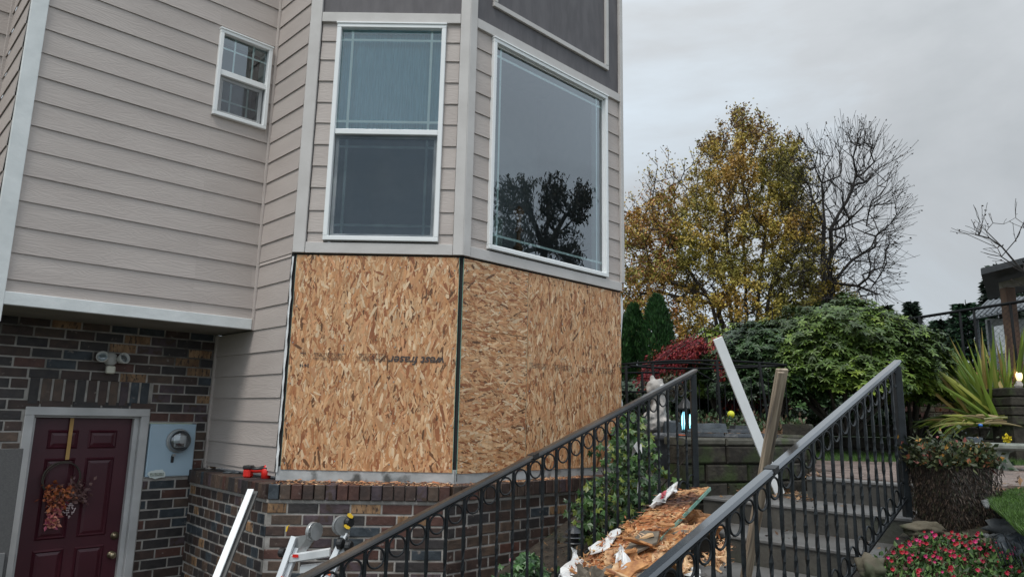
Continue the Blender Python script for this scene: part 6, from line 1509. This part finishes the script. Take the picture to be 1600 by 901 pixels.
# pink bedding flowers
rng = random.Random(19); lf = MB(); fl_ = MB()
def fpos(r):
    for _ in range(50):
        px, py = r.uniform(1372, 1610), r.uniform(833, 915)
        if py > 866 - (px - 1372) * .5 and py > 832 + max(0, px - 1520) * .30: return px, py
    return 1480, 880
for _ in range(5200):
    px, py = fpos(rng); Y = 3.72 - (py - 830) * .0085 + rng.gauss(0, .03); q = dep(px, py, Y); q.z -= rng.random() * .06
    c = rng.choice([(.04, .09, .022), (.06, .13, .03), (.10, .18, .045), (.03, .06, .018), (.09, .04, .03)]); leafquad(lf, q, rv(rng) + Vector((0, -.3, .5)), rv(rng) + Vector((0, 0, 1)), rng.uniform(.018, .04), rng.uniform(.01, .02), shade(c, rng))
for _ in range(115):
    px, py = fpos(rng)
    if rng.random() < .5: py = 835 + (py - 835) * .55
    Y = 3.72 - (py - 830) * .0085 - .03; q = dep(px, py, Y); q.z += .012; c = rng.choice([(.42, .01, .04), (.5, .02, .08), (.38, .008, .02), (.3, .008, .03), (.55, .03, .16)]); s_ = rng.uniform(.005, .0125)
    for k in range(8):
        a = k * math.pi / 4; d = Vector((math.cos(a), -.45, math.sin(a) * .7 + .35)); leafquad(fl_, q, d, Vector((0, -1, .8)), s_ * 1.15, s_ * .9, shade(c, rng, .85, 1.15))
pk = thing('bedding_flowers', 'mound of bright pink and red bedding flowers in the lower right corner', 'flowers', dep(1490, 900, 3.4))
tag(lf.build('leaves', leaf, pk), kind='stuff'); tag(fl_.build('petals', leaf, pk), kind='stuff')
mb = MB()
for k in range(9):
    a = dep(1556 + k * 7, 858 + (k % 3) * 4, 3.3); mb.tube([a + Vector((.05 + .03 * math.sin(k), 0, -.25)), a + Vector((.02, 0, -.05)), a + Vector((.0, .02, .05))], .0028, 5)
mb.tube([dep(1552, 838, 3.35), dep(1566, 831, 3.3), dep(1590, 862, 3.28), dep(1606, 905, 3.2)], .003, 5); tag(mb.build('wire_stake', iron), 'bundle of black wire stems at the right edge by the flowers', 'wire', None, 'stuff')

# ================================================================== BEHIND THE GARDEN
scatter_leaves('far_trees', 'dark green belt of distant trees at the horizon behind the garden shrubs', 'trees', 22000, lambda r: (lambda x: Vector((x, 38 + r.gauss(0, .5), -.6 + r.random() * (2.6 + 1.1 * noise.noise(Vector((x * .35, 0, 0)))))))(r.uniform(1, 46)), [(.015, .03, .015), (.022, .042, .02), (.03, .05, .02)], (.3, .5), (.15, .3), 88)
# chain link fence
f0, f1 = dep(1408, 500, 11.0), dep(1640, 464, 9.4)
cf = thing('chain_link_fence', 'black chain-link fence with round top rail behind the sword-leaved plant', 'fence', (f0.x, f0.y, 0))
Lf = (Vector((f1.x, f1.y, 0)) - Vector((f0.x, f0.y, 0))).length; Mf_ = frame((f0.x, f0.y), math.degrees(math.atan2(f1.y - f0.y, f1.x - f0.x))); slp = (f1.z - f0.z) / Lf
mb = MB(); mb.tube([f0, f1], .022, 8); mb.build('top_rail', iron_far, cf, I4, True)
for px in (1441, 1508, 1530, 1585):
    t_ = min(1, max(0, (px - 1408) / 232)); a = f0.lerp(f1, t_); mb = MB(); mb.tube([a + Vector((0, 0, .01)), Vector((a.x, a.y, 0))], .026 if px == 1441 else .018, 8); mb.build('fence_post', iron_far, cf, I4, True)
mb = MB(); h_ = 1.7; s_ = .075; x = -h_
while x < Lf:
    for sg in (1, -1):
        a0_, a1_ = (x, x + h_); u0, u1 = max(0, a0_), min(Lf, a1_)
        if u1 > u0:
            z0_, z1_ = (u0 - a0_) / h_, (u1 - a0_) / h_
            if sg < 0: z0_, z1_ = 1 - z0_, 1 - z1_
            mb.tube([Mf_ @ Vector((u0, sg * .002, f0.z + slp * u0 - h_ + h_ * z0_)), Mf_ @ Vector((u1, sg * .002, f0.z + slp * u1 - h_ + h_ * z1_))], .0017, 3, cap=False)
    x += s_
tag(mb.build('wire_mesh', iron_far, cf), kind='stuff')
# neighbour's shelter roof on brown post, white stucco wall and metal roof
nb_ = thing('neighbour_shelter', 'flat dark roof on a reddish-brown post at the right edge, beyond the fence', 'shelter', (9.6, 12.5, 0))
def flatroof(p, q, d, th, m, name, root):
    p, q = Vector(p), Vector(q); dv = Vector((p.x / p.y * d + .1, d, .0)); mb = MB(); mb.prism([p, q, q + dv, p + dv], th, (0, 0, 1)); mb.build(name, m, root)
p, q = dep(1533, 429, 12.3), dep(1680, 392, 11.4); flatroof(p, q, 2.5, .11, fascia_m, 'roof', nb_)
p, q = dep(1566, 440, 12.8), dep(1680, 412, 12.0); mb = MB(); mb.prism([p, q, q + Vector((0, .1, 0)), p + Vector((0, .1, 0))], -.15, (0, 0, 1)); mb.build('beam', beam_g, nb_)
a, b_ = dep(1572, 440, 12.7), dep(1582, 548, 12.7); mb = MB(); mb.bbox(a.x - .085, a.x + .085, 12.6, 12.78, -.2, a.z - .12, .008); mb.build('post', beam_m, nb_)
sh = thing('metal_roofed_building', 'pale grey building with a ribbed metal lean-to roof behind the chain-link fence', 'building', (10.5, 17, 0))
A_, B_, C_, D_ = dep(1515, 500, 15.5), dep(1640, 476, 15.0), dep(1660, 458, 19), dep(1545, 471, 19.5)
mb = MB(); mb.prism([A_, B_, C_, D_], .03, (0, 0, 1)); rf_ = mb.build('roof', metal_roof, sh)
for k in range(15):
    t_ = k / 14; p, q = A_.lerp(B_, t_), D_.lerp(C_, t_); mb = MB(); mb.tube([p + Vector((0, 0, .045)), q + Vector((0, 0, .045))], .02, 5); mb.build('roof_rib', slate_b, rf_)
mb = MB(); p = dep(1548, 505, 17.2); mb.box(p.x, p.x + 3.5, 17.2, 17.4, -.2, p.z + .12); mb.build('wall', stucco, sh)
for px, Y in ((1526, 15.7), (1545, 15.9)): p = dep(px, 500, Y); mb = MB(); mb.tube([Vector((p.x, p.y, -.2)), p], .04, 8); mb.build('post', slate_b, sh)
p = dep(1566, 512, 13.5); mb = MB(); mb.bbox(p.x - .03, p.x + .10, 13.4, 13.7, p.z - .5, p.z + .05, .01); bx = thing('white_downpipe', 'white vertical box beside the brown post behind the fence', 'box', (p.x, 13.5, p.z - .5)); mb.build('pipe', wrap_m, bx)
# ochre-red low fence/hedge glimpses behind the sword plant
rb = thing('brick_garden_wall', 'rusty red-brown garden wall glimpsed behind the sword-leaved plant', 'wall', (6.6, 10.8, 0)); random.seed(7)
for i in range(7):
    for k in range(16):
        mb = MB(); x = 5.9 + k * .22 + (.11 if i % 2 else 0); mb.cbox(x + .004, x + .216, 10.6, 10.75, .05 + i * .08, .05 + i * .08 + .074, .008, j=.003); mb.build('brick', [rock_t, beam_m, bricks[2]][random.randrange(3)], rb)
rng = random.Random(33); mb = MB()
for _ in range(2500):
    q = Vector((rng.uniform(5.1, 8.2), 10.4 + rng.gauss(0, .2), .62 + rng.gauss(0, .12) + .12 * noise.noise(Vector((_ * .0, rng.random(), 0))))); leafquad(mb, q, rv(rng), rv(rng), .07, .03, shade(rng.choice([(.28, .08, .03), (.2, .07, .03), (.12, .05, .02), (.35, .14, .06)]), rng))
tag(mb.build('russet_foliage', leaf), 'russet autumn foliage along the top of the red-brown garden wall', 'foliage', None, 'stuff')
# conifers beyond
def conifer(label, x, y, zt, rad, seed, cols, n=5200, broad=False):
    rng = random.Random(seed); base = Vector((x, y, -.3)); t = thing('conifer', label, 'conifer', base); Hh = zt - base.z
    mb = MB(); mb.tube([base, Vector((x, y, zt))], [.02 * Hh, .01], 6, cap=False); lf = MB(); s_ = max(.07, .012 * y)
    layers = int(10 + Hh * 2.2)
    for k in range(n):
        l_ = rng.randrange(layers); f = (l_ + rng.uniform(-.15, .15)) / layers; f = max(0, min(.995, f)); na = 7; a = (rng.randrange(na) + (l_ % 2) * .5 + rng.gauss(0, .16)) * 2 * math.pi / na; r_ = rng.random() ** .6
        rr = rad * ((1 - f) ** (.55 if broad else .85)) * r_ * (1 + .25 * noise.noise(Vector((l_ * 3.3, a, seed)))); q = base + Vector((math.cos(a) * rr, math.sin(a) * rr, f * Hh + (.10 if broad else -.22) * rr))
        leafquad(lf, q, Vector((math.cos(a), math.sin(a), -.25)) + rv(rng) * .5, rv(rng) + Vector((0, 0, 1)), s_ * rng.uniform(.6, 1.2), s_ * .4, shade(rng.choice(cols), rng))
    mb.build('trunk', bark_dark, t); tag(lf.build('crown', leaf, t), kind='stuff')
dg = [(.012, .026, .018), (.018, .036, .022), (.024, .046, .026)]; bg_ = [(.015, .05, .025), (.022, .065, .03), (.03, .08, .035)]
def cf_at(label, px, pyt, Y, radpx, seed, cols, **k): p = dep(px, pyt, Y); conifer(label, p.x, p.y, p.z, radpx * Y / F_PX, seed, cols, **k)
cf_at('dark spruce tip standing alone left of the fence post', 1423, 468, 60, 24, 1, dg, n=3500)
cf_at('smaller distant spruce tip just left of the lone spruce', 1383, 475, 70, 18, 2, dg, n=2500)
cf_at('bluish green bushy conifer left of the metal-roofed building', 1508, 468, 22, 46, 3, bg_, n=9000, broad=True)
cf_at('low green conifer between the rhododendron and the bluish conifer', 1470, 494, 24, 40, 4, bg_, n=7000, broad=True)
cf_at('tall dark layered conifer behind the shelter post', 1556, 408, 26, 46, 5, dg, n=8000, broad=True)
cf_at('dark conifer at the right edge behind the shelter post', 1605, 440, 27, 30, 6, dg, n=4500, broad=True)
